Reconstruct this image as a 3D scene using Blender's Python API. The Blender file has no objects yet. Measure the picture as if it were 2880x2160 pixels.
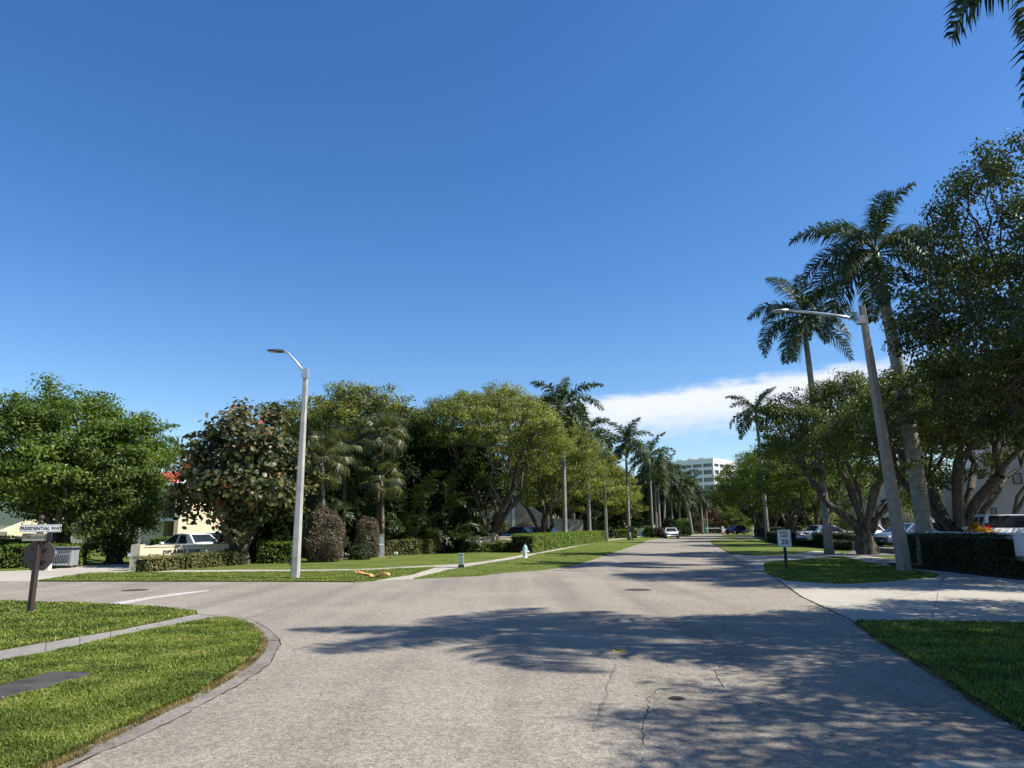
import bpy, math, random
import numpy as np
from mathutils import Vector, Matrix, Euler
R = math.radians
scn = bpy.context.scene
COL = scn.collection
# ------------------------------------------------------------ camera, sky, sun, exposure
CAMH, PITCH, ROLL, F = 1.65, R(11.4), R(-0.4), 1997.0
cd = bpy.data.cameras.new('camera'); cam = bpy.data.objects.new('camera', cd); COL.objects.link(cam)
cd.sensor_width = 36.0; cd.lens = F / 2880 * 36.0; cd.clip_start = 0.1; cd.clip_end = 3000
CM = Matrix.Rotation(PITCH + math.pi / 2, 4, 'X') @ Matrix.Rotation(ROLL, 4, 'Z')
cam.matrix_world = Matrix.Translation((0, 0, CAMH)) @ CM
scn.camera = cam
SUN_EL, SUN_AZ = 48.0, -10.0            # azimuth from +X towards +Y, degrees
w = bpy.data.worlds.new('World'); scn.world = w; w.use_nodes = True
nt = w.node_tree; nt.nodes.clear()
def N(t, kind, **kw):
    n = t.nodes.new(kind)
    for k, v in kw.items(): setattr(n, k, v)
    return n
def mth(t, op, a, b=None, c=None, clamp=False):
    n = t.nodes.new('ShaderNodeMath'); n.operation = op; n.use_clamp = clamp
    for i, v in enumerate((a, b, c)):
        if v is None: continue
        if isinstance(v, (int, float)): n.inputs[i].default_value = v
        else: t.links.new(v, n.inputs[i])
    return n.outputs[0]
def sstep(t, x, a, b):
    n = t.nodes.new('ShaderNodeMapRange'); n.interpolation_type = 'SMOOTHSTEP'
    t.links.new(x, n.inputs[0]); n.inputs[1].default_value = a; n.inputs[2].default_value = b
    return n.outputs[0]
sky = N(nt, 'ShaderNodeTexSky', sky_type='NISHITA'); sky.sun_disc = False
sky.sun_elevation = R(SUN_EL); sky.sun_rotation = R(90 - SUN_AZ)
sky.air_density = 1.0; sky.dust_density = 0.35; sky.ozone_density = 3.2; sky.altitude = 0
tc = N(nt, 'ShaderNodeTexCoord'); sx = N(nt, 'ShaderNodeSeparateXYZ'); nt.links.new(tc.outputs['Generated'], sx.inputs[0])
az = mth(nt, 'MULTIPLY', mth(nt, 'ARCTAN2', sx.outputs[0], sx.outputs[1]), 180 / math.pi)
el = mth(nt, 'MULTIPLY', mth(nt, 'ARCSINE', sx.outputs[2]), 180 / math.pi)
cmb = N(nt, 'ShaderNodeCombineXYZ')
nt.links.new(mth(nt, 'MULTIPLY', az, 0.35), cmb.inputs[0]); nt.links.new(mth(nt, 'MULTIPLY', el, 1.0), cmb.inputs[1])
nz = N(nt, 'ShaderNodeTexNoise'); nz.inputs['Scale'].default_value = 1.1; nz.inputs['Detail'].default_value = 7; nz.inputs['Roughness'].default_value = 0.62
nt.links.new(cmb.outputs[0], nz.inputs['Vector'])
nf = mth(nt, 'SUBTRACT', nz.outputs[0], 0.5)
edge = mth(nt, 'MULTIPLY_ADD', az, 0.072, 10.05)
d_top = mth(nt, 'ADD', mth(nt, 'SUBTRACT', edge, el), mth(nt, 'MULTIPLY', nf, 1.6))
d_bot = mth(nt, 'ADD', mth(nt, 'SUBTRACT', el, mth(nt, 'SUBTRACT', edge, 3.4)), mth(nt, 'MULTIPLY', nf, 2.4))
m = mth(nt, 'MULTIPLY', sstep(nt, d_top, 0.0, 1.0), sstep(nt, d_bot, -1.6, 1.8))
m = mth(nt, 'MULTIPLY', m, sstep(nt, mth(nt, 'ADD', az, mth(nt, 'MULTIPLY', nf, 6.0)), -6.0, 9.0))
m = mth(nt, 'MULTIPLY', m, mth(nt, 'SUBTRACT', 1.0, sstep(nt, az, 24.0, 36.0)))
m = mth(nt, 'MULTIPLY', m, 0.92)
mix = N(nt, 'ShaderNodeMix', data_type='RGBA')
hs = N(nt, 'ShaderNodeHueSaturation'); hs.inputs['Saturation'].default_value = 1.27; hs.inputs['Value'].default_value = 1.08; hs.inputs['Hue'].default_value = 0.506
nt.links.new(sky.outputs[0], hs.inputs['Color'])
nt.links.new(m, mix.inputs[0]); nt.links.new(hs.outputs[0], mix.inputs[6]); mix.inputs[7].default_value = (6.2, 6.4, 7.1, 1)
bg = N(nt, 'ShaderNodeBackground'); bg.inputs[1].default_value = 0.105
wo = N(nt, 'ShaderNodeOutputWorld')
nt.links.new(mix.outputs[2], bg.inputs[0]); nt.links.new(bg.outputs[0], wo.inputs[0])
sl = bpy.data.lights.new('sun', 'SUN'); sun = bpy.data.objects.new('sun', sl); COL.objects.link(sun)
sl.energy = 5.0; sl.angle = R(0.53); sl.color = (1.0, 0.95, 0.88)
SDIR = Vector((math.cos(R(SUN_EL)) * math.cos(R(SUN_AZ)), math.cos(R(SUN_EL)) * math.sin(R(SUN_AZ)), math.sin(R(SUN_EL))))
sun.rotation_euler = SDIR.to_track_quat('Z', 'Y').to_euler(); sun.location = SDIR * 60
vs = scn.view_settings; vs.view_transform = 'Standard'; vs.look = 'None'; vs.exposure = 0.57; vs.gamma = 1; vs.use_curve_mapping = False
scn.cycles.max_bounces = 6; scn.cycles.transparent_max_bounces = 6; scn.cycles.caustics_reflective = False; scn.cycles.caustics_refractive = False

# ------------------------------------------------------------ places: photograph reading -> metres
def ray(px, py):
    return (CM.to_3x3() @ Vector(((px - 1440) / F, -(py - 1080) / F, -1))).normalized()
def G(px, py, z=0.0):
    d = ray(px, py); t = (z - CAMH) / d.z
    return (d.x * t, d.y * t)
def P(px, py, Y):
    d = ray(px, py); t = Y / d.y
    return Vector((d.x * t, Y, CAMH + d.z * t))
def GX(px, Y):                           # ground x of a thing whose base shows at column px, depth Y
    for py in (1500,):
        v = P(px, py, Y)
    d = ray(px, 1480 + 3300 / Y); return d.x / d.y * Y

# ------------------------------------------------------------ materials
MATS = {}
def mat(name, col=(0.5, 0.5, 0.5), rough=0.8, metal=0.0, var=0.0, vscale=8.0, bump=0.0, bscale=60.0, spec=0.5, detail=5, col2=None, emit=None):
    m = bpy.data.materials.new(name); m.use_nodes = True; t = m.node_tree
    b = t.nodes['Principled BSDF']; b.inputs['Roughness'].default_value = rough; b.inputs['Metallic'].default_value = metal
    b.inputs['Specular IOR Level'].default_value = spec
    tc = N(t, 'ShaderNodeTexCoord')
    b.inputs['Base Color'].default_value = (*col, 1)
    if var or col2:
        n = N(t, 'ShaderNodeTexNoise'); n.inputs['Scale'].default_value = vscale; n.inputs['Detail'].default_value = detail
        t.links.new(tc.outputs['Object'], n.inputs['Vector'])
        cr = N(t, 'ShaderNodeValToRGB'); c2 = col2 or tuple(min(1, c * (1 + var)) for c in col); c1 = col if col2 else tuple(c * (1 - var) for c in col)
        cr.color_ramp.elements[0].position = 0.3; cr.color_ramp.elements[1].position = 0.7
        cr.color_ramp.elements[0].color = (*c1, 1); cr.color_ramp.elements[1].color = (*c2, 1)
        t.links.new(n.outputs[0], cr.inputs[0]); t.links.new(cr.outputs[0], b.inputs['Base Color'])
    if bump:
        n2 = N(t, 'ShaderNodeTexNoise'); n2.inputs['Scale'].default_value = bscale; n2.inputs['Detail'].default_value = 6
        t.links.new(tc.outputs['Object'], n2.inputs['Vector'])
        bp = N(t, 'ShaderNodeBump'); bp.inputs['Strength'].default_value = bump; bp.inputs['Distance'].default_value = 0.02
        t.links.new(n2.outputs[0], bp.inputs['Height']); t.links.new(bp.outputs[0], b.inputs['Normal'])
    MATS[name] = m; return m

def leafmat(name, c_dark, c_light, extra=None, rough=0.45, trans=0.35, clump=0.5, spec=0.4):
    """foliage: colour varies leaf by leaf and clump by clump; thin leaves let light through"""
    m = bpy.data.materials.new(name); m.use_nodes = True; t = m.node_tree; t.nodes.clear()
    ge = N(t, 'ShaderNodeNewGeometry'); tc = N(t, 'ShaderNodeTexCoord')
    n = N(t, 'ShaderNodeTexNoise'); n.inputs['Scale'].default_value = clump; n.inputs['Detail'].default_value = 2
    t.links.new(tc.outputs['Object'], n.inputs['Vector'])
    a = mth(t, 'MULTIPLY_ADD', sstep(t, n.outputs[0], 0.35, 0.65), 0.4, mth(t, 'MULTIPLY', ge.outputs['Random Per Island'], 0.6))
    cr = N(t, 'ShaderNodeValToRGB'); cr.color_ramp.elements[0].color = (*c_dark, 1); cr.color_ramp.elements[1].color = (*c_light, 1)
    cr.color_ramp.elements[0].position = 0.1; cr.color_ramp.elements[1].position = 0.9
    if extra:
        for p, c in extra:
            e = cr.color_ramp.elements.new(p); e.color = (*c, 1)
    t.links.new(a, cr.inputs[0])
    b = N(t, 'ShaderNodeBsdfPrincipled'); b.inputs['Roughness'].default_value = rough; b.inputs['Specular IOR Level'].default_value = spec
    t.links.new(cr.outputs[0], b.inputs['Base Color'])
    tr = N(t, 'ShaderNodeBsdfTranslucent'); hs = N(t, 'ShaderNodeHueSaturation')
    hs.inputs['Saturation'].default_value = 1.15; hs.inputs['Value'].default_value = 1.5
    t.links.new(cr.outputs[0], hs.inputs['Color']); t.links.new(hs.outputs[0], tr.inputs['Color'])
    mx = N(t, 'ShaderNodeMixShader'); mx.inputs[0].default_value = trans
    t.links.new(b.outputs[0], mx.inputs[1]); t.links.new(tr.outputs[0], mx.inputs[2])
    o = N(t, 'ShaderNodeOutputMaterial'); t.links.new(mx.outputs[0], o.inputs[0])
    MATS[name] = m; return m

leafmat('leaf_ficus', (0.036, 0.062, 0.009), (0.165, 0.220, 0.026), clump=0.45)
leafmat('leaf_ficus_olive', (0.072, 0.090, 0.016), (0.275, 0.300, 0.058), clump=0.5, trans=0.42)
leafmat('leaf_ficus_shade', (0.020, 0.034, 0.008), (0.090, 0.118, 0.020), clump=0.45, trans=0.25)  # darker ficus leaves: the shaded side of the crown put into colour
leafmat('leaf_ficus_halfshade', (0.030, 0.048, 0.009), (0.140, 0.175, 0.026), clump=0.45, trans=0.28)  # between the two: part of the crown's shade put into leaf colour
leafmat('leaf_fresh', (0.042, 0.078, 0.010), (0.170, 0.240, 0.032), clump=0.5, trans=0.38)
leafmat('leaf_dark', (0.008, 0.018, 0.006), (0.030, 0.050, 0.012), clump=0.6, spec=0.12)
leafmat('leaf_poinciana', (0.055, 0.080, 0.012), (0.235, 0.240, 0.038), clump=0.7)
leafmat('leaf_seagrape', (0.014, 0.024, 0.008), (0.20, 0.135, 0.06), extra=[(0.38, (0.045, 0.062, 0.018)), (0.62, (0.130, 0.130, 0.042)), (0.82, (0.19, 0.150, 0.065)), (0.992, (0.42, 0.08, 0.03))], clump=0.8, trans=0.25)
leafmat('leaf_palm', (0.018, 0.036, 0.012), (0.080, 0.108, 0.032), rough=0.5, trans=0.22, clump=1.0, spec=0.3)
leafmat('leaf_sabal', (0.045, 0.062, 0.022), (0.165, 0.175, 0.055), rough=0.4, trans=0.25, clump=1.5)
leafmat('leaf_areca', (0.015, 0.030, 0.008), (0.060, 0.080, 0.020), rough=0.4, trans=0.25)
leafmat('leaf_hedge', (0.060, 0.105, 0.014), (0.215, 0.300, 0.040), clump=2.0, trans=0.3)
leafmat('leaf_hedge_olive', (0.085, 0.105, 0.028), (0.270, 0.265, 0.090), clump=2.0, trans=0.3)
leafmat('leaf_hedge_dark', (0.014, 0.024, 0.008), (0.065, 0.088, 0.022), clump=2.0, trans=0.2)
leafmat('leaf_brown', (0.045, 0.050, 0.022), (0.23, 0.175, 0.12), extra=[(0.35, (0.085, 0.080, 0.035)), (0.6, (0.14, 0.10, 0.07))], clump=1.6, trans=0.2)
leafmat('leaf_dead', (0.10, 0.065, 0.035), (0.26, 0.19, 0.11), clump=1.6)
leafmat('leaf_purple', (0.03, 0.025, 0.02), (0.14, 0.045, 0.075), clump=1.6)
leafmat('leaf_yellow', (0.35, 0.18, 0.02), (0.65, 0.42, 0.05), clump=1.6)
leafmat('leaf_rust', (0.09, 0.055, 0.028), (0.20, 0.125, 0.07), clump=1.0)
leafmat('grass_blade', (0.065, 0.090, 0.014), (0.300, 0.345, 0.062), extra=[(0.45, (0.150, 0.200, 0.028)), (0.96, (0.42, 0.34, 0.15))], clump=1.3, trans=0.35, rough=0.5)
leafmat('straw', (0.10, 0.055, 0.025), (0.38, 0.28, 0.12), extra=[(0.4, (0.16, 0.14, 0.04))], clump=2.0)
def barkmat(name, c1, c2):                 # vertical ridges of fig bark
    m = bpy.data.materials.new(name); m.use_nodes = True; t = m.node_tree; b = t.nodes['Principled BSDF']; b.inputs['Roughness'].default_value = .92; b.inputs['Specular IOR Level'].default_value = .15
    tc = N(t, 'ShaderNodeTexCoord'); mp = N(t, 'ShaderNodeMapping'); mp.inputs['Scale'].default_value = (11, 11, 1.6); t.links.new(tc.outputs['Object'], mp.inputs[0])
    n = N(t, 'ShaderNodeTexNoise'); n.inputs['Scale'].default_value = 1.3; n.inputs['Detail'].default_value = 6; n.inputs['Roughness'].default_value = .65; n.inputs['Distortion'].default_value = .6; t.links.new(mp.outputs[0], n.inputs['Vector'])
    cr = N(t, 'ShaderNodeValToRGB'); cr.color_ramp.elements[0].position = .36; cr.color_ramp.elements[1].position = .66; cr.color_ramp.elements[0].color = (*c1, 1); cr.color_ramp.elements[1].color = (*c2, 1)
    t.links.new(n.outputs[0], cr.inputs[0]); t.links.new(cr.outputs[0], b.inputs['Base Color'])
    bp = N(t, 'ShaderNodeBump'); bp.inputs['Strength'].default_value = 1; bp.inputs['Distance'].default_value = .06; t.links.new(n.outputs[0], bp.inputs['Height']); t.links.new(bp.outputs[0], b.inputs['Normal']); MATS[name] = m
barkmat('bark', (0.045, 0.036, 0.028), (0.20, 0.175, 0.145))
barkmat('bark_dark', (0.022, 0.018, 0.014), (0.085, 0.07, 0.055))
mat('palm_bark', (0.25, 0.235, 0.205), 0.85, var=0.3, vscale=4, bump=0.4, bscale=14, spec=0.2)
def ring_bands(m):                         # leaf scars round a palm trunk
    t = m.node_tree; b = t.nodes['Principled BSDF']; src = b.inputs['Base Color'].links[0].from_socket; tc = [n for n in t.nodes if n.type == 'TEX_COORD'][0]
    wv = N(t, 'ShaderNodeTexWave', bands_direction='Z'); wv.inputs['Scale'].default_value = 2.3; wv.inputs['Distortion'].default_value = 2.2; wv.inputs['Detail'].default_value = 2; t.links.new(tc.outputs['Object'], wv.inputs['Vector'])
    x = N(t, 'ShaderNodeMix', data_type='RGBA', blend_type='MULTIPLY'); x.inputs[0].default_value = 1; cr = N(t, 'ShaderNodeValToRGB'); cr.color_ramp.elements[0].color = (.84, .83, .81, 1); cr.color_ramp.elements[1].position = .25; cr.color_ramp.elements[1].color = (1.05, 1.05, 1.05, 1)
    t.links.new(wv.outputs[0], cr.inputs[0]); t.links.new(src, x.inputs[6]); t.links.new(cr.outputs[0], x.inputs[7]); t.links.new(x.outputs[2], b.inputs['Base Color'])
ring_bands(MATS['palm_bark'])
mat('boots', (0.20, 0.15, 0.10), 0.9, var=0.4, vscale=9, bump=0.8, bscale=20, spec=0.2)
mat('crownshaft', (0.10, 0.17, 0.05), 0.4, var=0.25, vscale=4)
mat('spear', (0.13, 0.19, 0.06), 0.4)
mat('core_black', (0.020, 0.017, 0.010), 1.0, spec=0.0)  # near-black fill for the hedge cores
mat('concrete_pole', (0.42, 0.41, 0.37), 0.85, var=0.22, vscale=2.2, bump=0.25, bscale=90, spec=0.25)
mat('concrete_pole_shaded', (0.27, 0.25, 0.22), 0.9, var=0.18, vscale=5, bump=0.3, bscale=90, spec=0.2)  # darker pole concrete: tree shade on the right lamp put into its colour
mat('galvanised', (0.55, 0.58, 0.60), 0.4, metal=0.7)
mat('lamp_dark', (0.07, 0.075, 0.08), 0.4, metal=0.3)
mat('lens', (0.6, 0.6, 0.55), 0.2)
mat('stucco_cream', (0.66, 0.58, 0.40), 0.9, var=0.06, vscale=0.6, bump=0.25, bscale=40, spec=0.2)
mat('stucco_grey', (0.36, 0.34, 0.29), 0.9, var=0.08, vscale=0.7, bump=0.25, bscale=40, spec=0.2)
mat('stucco_white', (0.74, 0.73, 0.70), 0.85, var=0.06, vscale=0.7, bump=0.2, bscale=40, spec=0.2)
mat('wall_stained_shaded', (0.42, 0.355, 0.285), 0.9, var=0.3, vscale=1.6, bump=0.3, bscale=40, spec=0.2)  # stained low wall; on the parapet also carries tree shade as colour
mat('roof_tile', (0.40, 0.085, 0.045), 0.75, var=0.3, vscale=5)
mat('white_paint', (0.78, 0.78, 0.76), 0.5)
mat('glass_dark', (0.02, 0.026, 0.03), 0.06, spec=0.8)
mat('glass_green', (0.10, 0.16, 0.13), 0.05, spec=0.9)
mat('metal_dark', (0.05, 0.05, 0.05), 0.5, metal=0.4)
mat('tower_white', (0.86, 0.86, 0.85), 0.8, var=0.03, vscale=0.2)
mat('tower_glass', (0.055, 0.058, 0.055), 0.12, spec=0.8)
mat('post_brown', (0.050, 0.032, 0.028), 0.6, var=0.2, vscale=7)
mat('sign_brown', (0.125, 0.085, 0.075), 0.5, var=0.12, vscale=5)
mat('sign_white', (0.78, 0.78, 0.76), 0.45)
mat('sign_olive', (0.33, 0.32, 0.22), 0.5)
mat('ink', (0.012, 0.012, 0.014), 0.5)
mat('ink_faded', (0.10, 0.10, 0.065), 0.6)
mat('tyre', (0.02, 0.02, 0.02), 0.85)
mat('rim', (0.45, 0.46, 0.47), 0.3, metal=0.8)
mat('car_white', (0.82, 0.83, 0.84), 0.22, spec=0.6)
mat('car_navy', (0.02, 0.032, 0.07), 0.2, spec=0.6)
mat('car_blue', (0.17, 0.24, 0.33), 0.22, metal=0.4)
mat('car_silver', (0.42, 0.45, 0.46), 0.25, metal=0.5)
mat('plastic_black', (0.02, 0.02, 0.022), 0.6)
mat('lamp_red', (0.45, 0.015, 0.02), 0.15, spec=0.7)
mat('lamp_clear', (0.6, 0.62, 0.63), 0.1, spec=0.7)
mat('box_green', (0.30, 0.38, 0.32), 0.6, var=0.08, vscale=5)
mat('box_teal', (0.25, 0.48, 0.47), 0.6)
mat('box_dark', (0.02, 0.05, 0.045), 0.6)
mat('granite', (0.30, 0.33, 0.35), 0.7, var=0.4, vscale=30, bump=0.4, bscale=60)
mat('bin_grey', (0.27, 0.29, 0.30), 0.55, var=0.1, vscale=4)
mat('bin_dark', (0.03, 0.035, 0.04), 0.5)
mat('hydrant_white', (0.72, 0.72, 0.69), 0.45, var=0.1, vscale=12)
mat('hydrant_teal', (0.38, 0.60, 0.56), 0.45)
mat('husk', (0.50, 0.27, 0.10), 0.7, var=0.4, vscale=5)
mat('iron', (0.075, 0.066, 0.058), 0.8, var=0.3, vscale=25, bump=0.5, bscale=50)
mat('yellow_paint', (0.62, 0.42, 0.05), 0.6)
mat('road_paint', (0.36, 0.34, 0.30), 0.8, col2=(0.62, 0.61, 0.56), vscale=9, bump=0.3, bscale=160)
mat('crack', (0.055, 0.048, 0.040), 1.0, spec=0)
mat('mulch', (0.055, 0.036, 0.025), 1.0, var=0.5, vscale=14, bump=1.0, bscale=40, spec=0.1)
mat('leaf_litter', (0.24, 0.14, 0.07), 0.8, var=0.5, vscale=30)
mat('orange_plastic', (0.85, 0.32, 0.04), 0.5)
mat('lid_stone', (0.060, 0.054, 0.046), 0.9, var=0.35, vscale=4, bump=0.6, bscale=70)

def groundmat(name, base, stain, light, grit=260.0, gvar=0.5, big=0.25, bump=0.5, track=False):
    """worn paving: grit of stones, blotches a metre or more across, faint streaks"""
    m = bpy.data.materials.new(name); m.use_nodes = True; t = m.node_tree; b = t.nodes['Principled BSDF']
    b.inputs['Roughness'].default_value = 0.88; b.inputs['Specular IOR Level'].default_value = 0.25
    tc = N(t, 'ShaderNodeTexCoord'); ob = tc.outputs['Object']
    def noise(s, d=4, r=0.55):
        n = N(t, 'ShaderNodeTexNoise'); n.inputs['Scale'].default_value = s; n.inputs['Detail'].default_value = d; n.inputs['Roughness'].default_value = r
        t.links.new(ob, n.inputs['Vector']); return n.outputs[0]
    def mixc(f, a, c, mode='MIX'):
        x = N(t, 'ShaderNodeMix', data_type='RGBA', blend_type=mode)
        for i, v in ((0, f), (6, a), (7, c)):
            if isinstance(v, tuple): x.inputs[i].default_value = (*v, 1)
            elif isinstance(v, float): x.inputs[i].default_value = v
            else: t.links.new(v, x.inputs[i])
        return x.outputs[2]
    c = mixc(sstep(t, noise(big, 5, 0.6), 0.38, 0.66), base, light)
    c = mixc(mth(t, 'MULTIPLY', sstep(t, noise(big * 4.3, 6, 0.65), 0.50, 0.78), 0.75), c, stain)
    if track:
        mp = N(t, 'ShaderNodeMapping'); mp.inputs['Rotation'].default_value = (0, 0, R(14)); mp.inputs['Scale'].default_value = (1.1, 0.06, 1)
        t.links.new(ob, mp.inputs[0]); tn = N(t, 'ShaderNodeTexNoise'); tn.inputs['Scale'].default_value = 1.0; tn.inputs['Detail'].default_value = 4; t.links.new(mp.outputs[0], tn.inputs['Vector'])
        c = mixc(mth(t, 'MULTIPLY', sstep(t, tn.outputs[0], 0.45, 0.62), 0.5), c, light)
        c = mixc(mth(t, 'MULTIPLY', sstep(t, tn.outputs[0], 0.50, 0.32), 0.55), c, stain)
        c = mixc(mth(t, 'MULTIPLY', sstep(t, noise(0.9, 3, 0.4), 0.70, 0.80), 0.6), c, tuple(k * 0.62 for k in stain))
        c = mixc(mth(t, 'MULTIPLY', sstep(t, noise(5.0, 8, 0.8), 0.62, 0.75), 0.35), c, tuple(k * 1.15 for k in light))
    v = N(t, 'ShaderNodeTexVoronoi'); v.inputs['Scale'].default_value = grit * 0.33; t.links.new(ob, v.inputs['Vector'])
    sep = N(t, 'ShaderNodeSeparateColor'); t.links.new(v.outputs['Color'], sep.inputs[0])
    v2 = N(t, 'ShaderNodeTexVoronoi'); v2.inputs['Scale'].default_value = grit * 0.12; t.links.new(ob, v2.inputs['Vector'])
    sep2 = N(t, 'ShaderNodeSeparateColor'); t.links.new(v2.outputs['Color'], sep2.inputs[0])
    g = mth(t, 'MULTIPLY_ADD', sep.outputs[0], gvar * 0.8, 1 - gvar * 0.4)
    g = mth(t, 'MULTIPLY', g, mth(t, 'MULTIPLY_ADD', sep2.outputs[0], gvar * 0.55, 1 - gvar * 0.28))
    g = mth(t, 'MULTIPLY', g, mth(t, 'MULTIPLY_ADD', noise(grit * 0.05, 5, 0.75), 0.5, 0.75))
    cx = N(t, 'ShaderNodeCombineXYZ'); [t.links.new(g, cx.inputs[i]) for i in range(3)]
    c = mixc(1.0, c, cx.outputs[0], 'MULTIPLY')
    t.links.new(c, b.inputs['Base Color'])
    bp = N(t, 'ShaderNodeBump'); bp.inputs['Strength'].default_value = bump; bp.inputs['Distance'].default_value = 0.006
    t.links.new(v.outputs['Distance'], bp.inputs['Height']); t.links.new(bp.outputs[0], b.inputs['Normal'])
    MATS[name] = m
groundmat('asphalt', (0.252, 0.219, 0.172), (0.192, 0.167, 0.132), (0.312, 0.271, 0.215), gvar=0.78, track=True)
groundmat('asphalt_drive', (0.16, 0.15, 0.145), (0.12, 0.11, 0.10), (0.20, 0.19, 0.18))
groundmat('concrete', (0.390, 0.355, 0.290), (0.29, 0.26, 0.21), (0.450, 0.412, 0.340), gvar=0.22, bump=0.2)
groundmat('concrete_old', (0.255, 0.235, 0.20), (0.15, 0.135, 0.11), (0.32, 0.295, 0.255), gvar=0.3, bump=0.3, big=0.8)
groundmat('gutter', (0.185, 0.162, 0.135), (0.090, 0.075, 0.058), (0.26, 0.235, 0.20), gvar=0.5, bump=0.4, big=0.9)
def turfmat(name, c1, c2, c3):
    m = bpy.data.materials.new(name); m.use_nodes = True; t = m.node_tree; b = t.nodes['Principled BSDF']
    b.inputs['Roughness'].default_value = 0.95; b.inputs['Specular IOR Level'].default_value = 0.1
    tc = N(t, 'ShaderNodeTexCoord'); ob = tc.outputs['Object']
    def noise(s, d=4, r=0.6):
        n = N(t, 'ShaderNodeTexNoise'); n.inputs['Scale'].default_value = s; n.inputs['Detail'].default_value = d; n.inputs['Roughness'].default_value = r
        t.links.new(ob, n.inputs['Vector']); return n.outputs[0]
    x = N(t, 'ShaderNodeMix', data_type='RGBA'); t.links.new(sstep(t, noise(0.5, 6), 0.35, 0.65), x.inputs[0]); x.inputs[6].default_value = (*c1, 1); x.inputs[7].default_value = (*c2, 1)
    y = N(t, 'ShaderNodeMix', data_type='RGBA'); t.links.new(mth(t, 'MULTIPLY', sstep(t, noise(1.4, 7, 0.7), 0.55, 0.75), 0.7), y.inputs[0]); t.links.new(x.outputs[2], y.inputs[6]); y.inputs[7].default_value = (*c3, 1)
    z = N(t, 'ShaderNodeMix', data_type='RGBA', blend_type='MULTIPLY'); z.inputs[0].default_value = 1
    g = mth(t, 'MULTIPLY_ADD', noise(22, 6, 0.8), 1.9, 0.05)
    cx = N(t, 'ShaderNodeCombineXYZ'); [t.links.new(g, cx.inputs[i]) for i in range(3)]
    t.links.new(y.outputs[2], z.inputs[6]); t.links.new(cx.outputs[0], z.inputs[7]); t.links.new(z.outputs[2], b.inputs['Base Color'])
    bp = N(t, 'ShaderNodeBump'); bp.inputs['Strength'].default_value = 1.0; bp.inputs['Distance'].default_value = 0.04
    t.links.new(noise(30, 5, 0.8), bp.inputs['Height']); t.links.new(bp.outputs[0], b.inputs['Normal'])
    MATS[name] = m
turfmat('turf', (0.105, 0.140, 0.028), (0.150, 0.185, 0.040), (0.205, 0.180, 0.075))
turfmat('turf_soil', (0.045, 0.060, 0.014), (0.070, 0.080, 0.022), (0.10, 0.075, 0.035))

# ------------------------------------------------------------ mesh helpers
def tag(o, label=None, cat=None, group=None, kind=None):
    if label: o['label'] = label
    if cat: o['category'] = cat
    if group: o['group'] = group
    if kind: o['kind'] = kind
    return o
def empty(name, loc=(0, 0, 0), rz=0.0):
    o = bpy.data.objects.new(name, None); COL.objects.link(o); o.location = loc; o.rotation_euler = (0, 0, rz); o.empty_display_size = 0.3
    return o
def np_mesh(name, V, Q=None, T=None, mats=(), mi=None, smooth=False):
    V = np.asarray(V, np.float32).reshape(-1, 3); parts = []; sizes = []
    if Q is not None and len(Q): parts.append(np.asarray(Q, np.int32).reshape(-1)); sizes.append(np.full(len(Q), 4, np.int32))
    if T is not None and len(T): parts.append(np.asarray(T, np.int32).reshape(-1)); sizes.append(np.full(len(T), 3, np.int32))
    L = np.concatenate(parts); S = np.concatenate(sizes)
    me = bpy.data.meshes.new(name); me.vertices.add(len(V)); me.vertices.foreach_set('co', V.ravel())
    me.loops.add(len(L)); me.loops.foreach_set('vertex_index', L)
    me.polygons.add(len(S)); st = np.zeros(len(S), np.int32); st[1:] = np.cumsum(S)[:-1]; me.polygons.foreach_set('loop_start', st)
    for m_ in mats: me.materials.append(MATS[m_] if isinstance(m_, str) else m_)
    if mi is not None: me.polygons.foreach_set('material_index', np.asarray(mi, np.int32))
    me.polygons.foreach_set('use_smooth', np.full(len(S), bool(smooth)))
    me.update(calc_edges=True); return me
def link(name, me, parent=None, loc=None):
    o = bpy.data.objects.new(name, me); COL.objects.link(o)
    if parent is not None: o.parent = parent
    if loc is not None: o.location = loc
    return o
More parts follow.
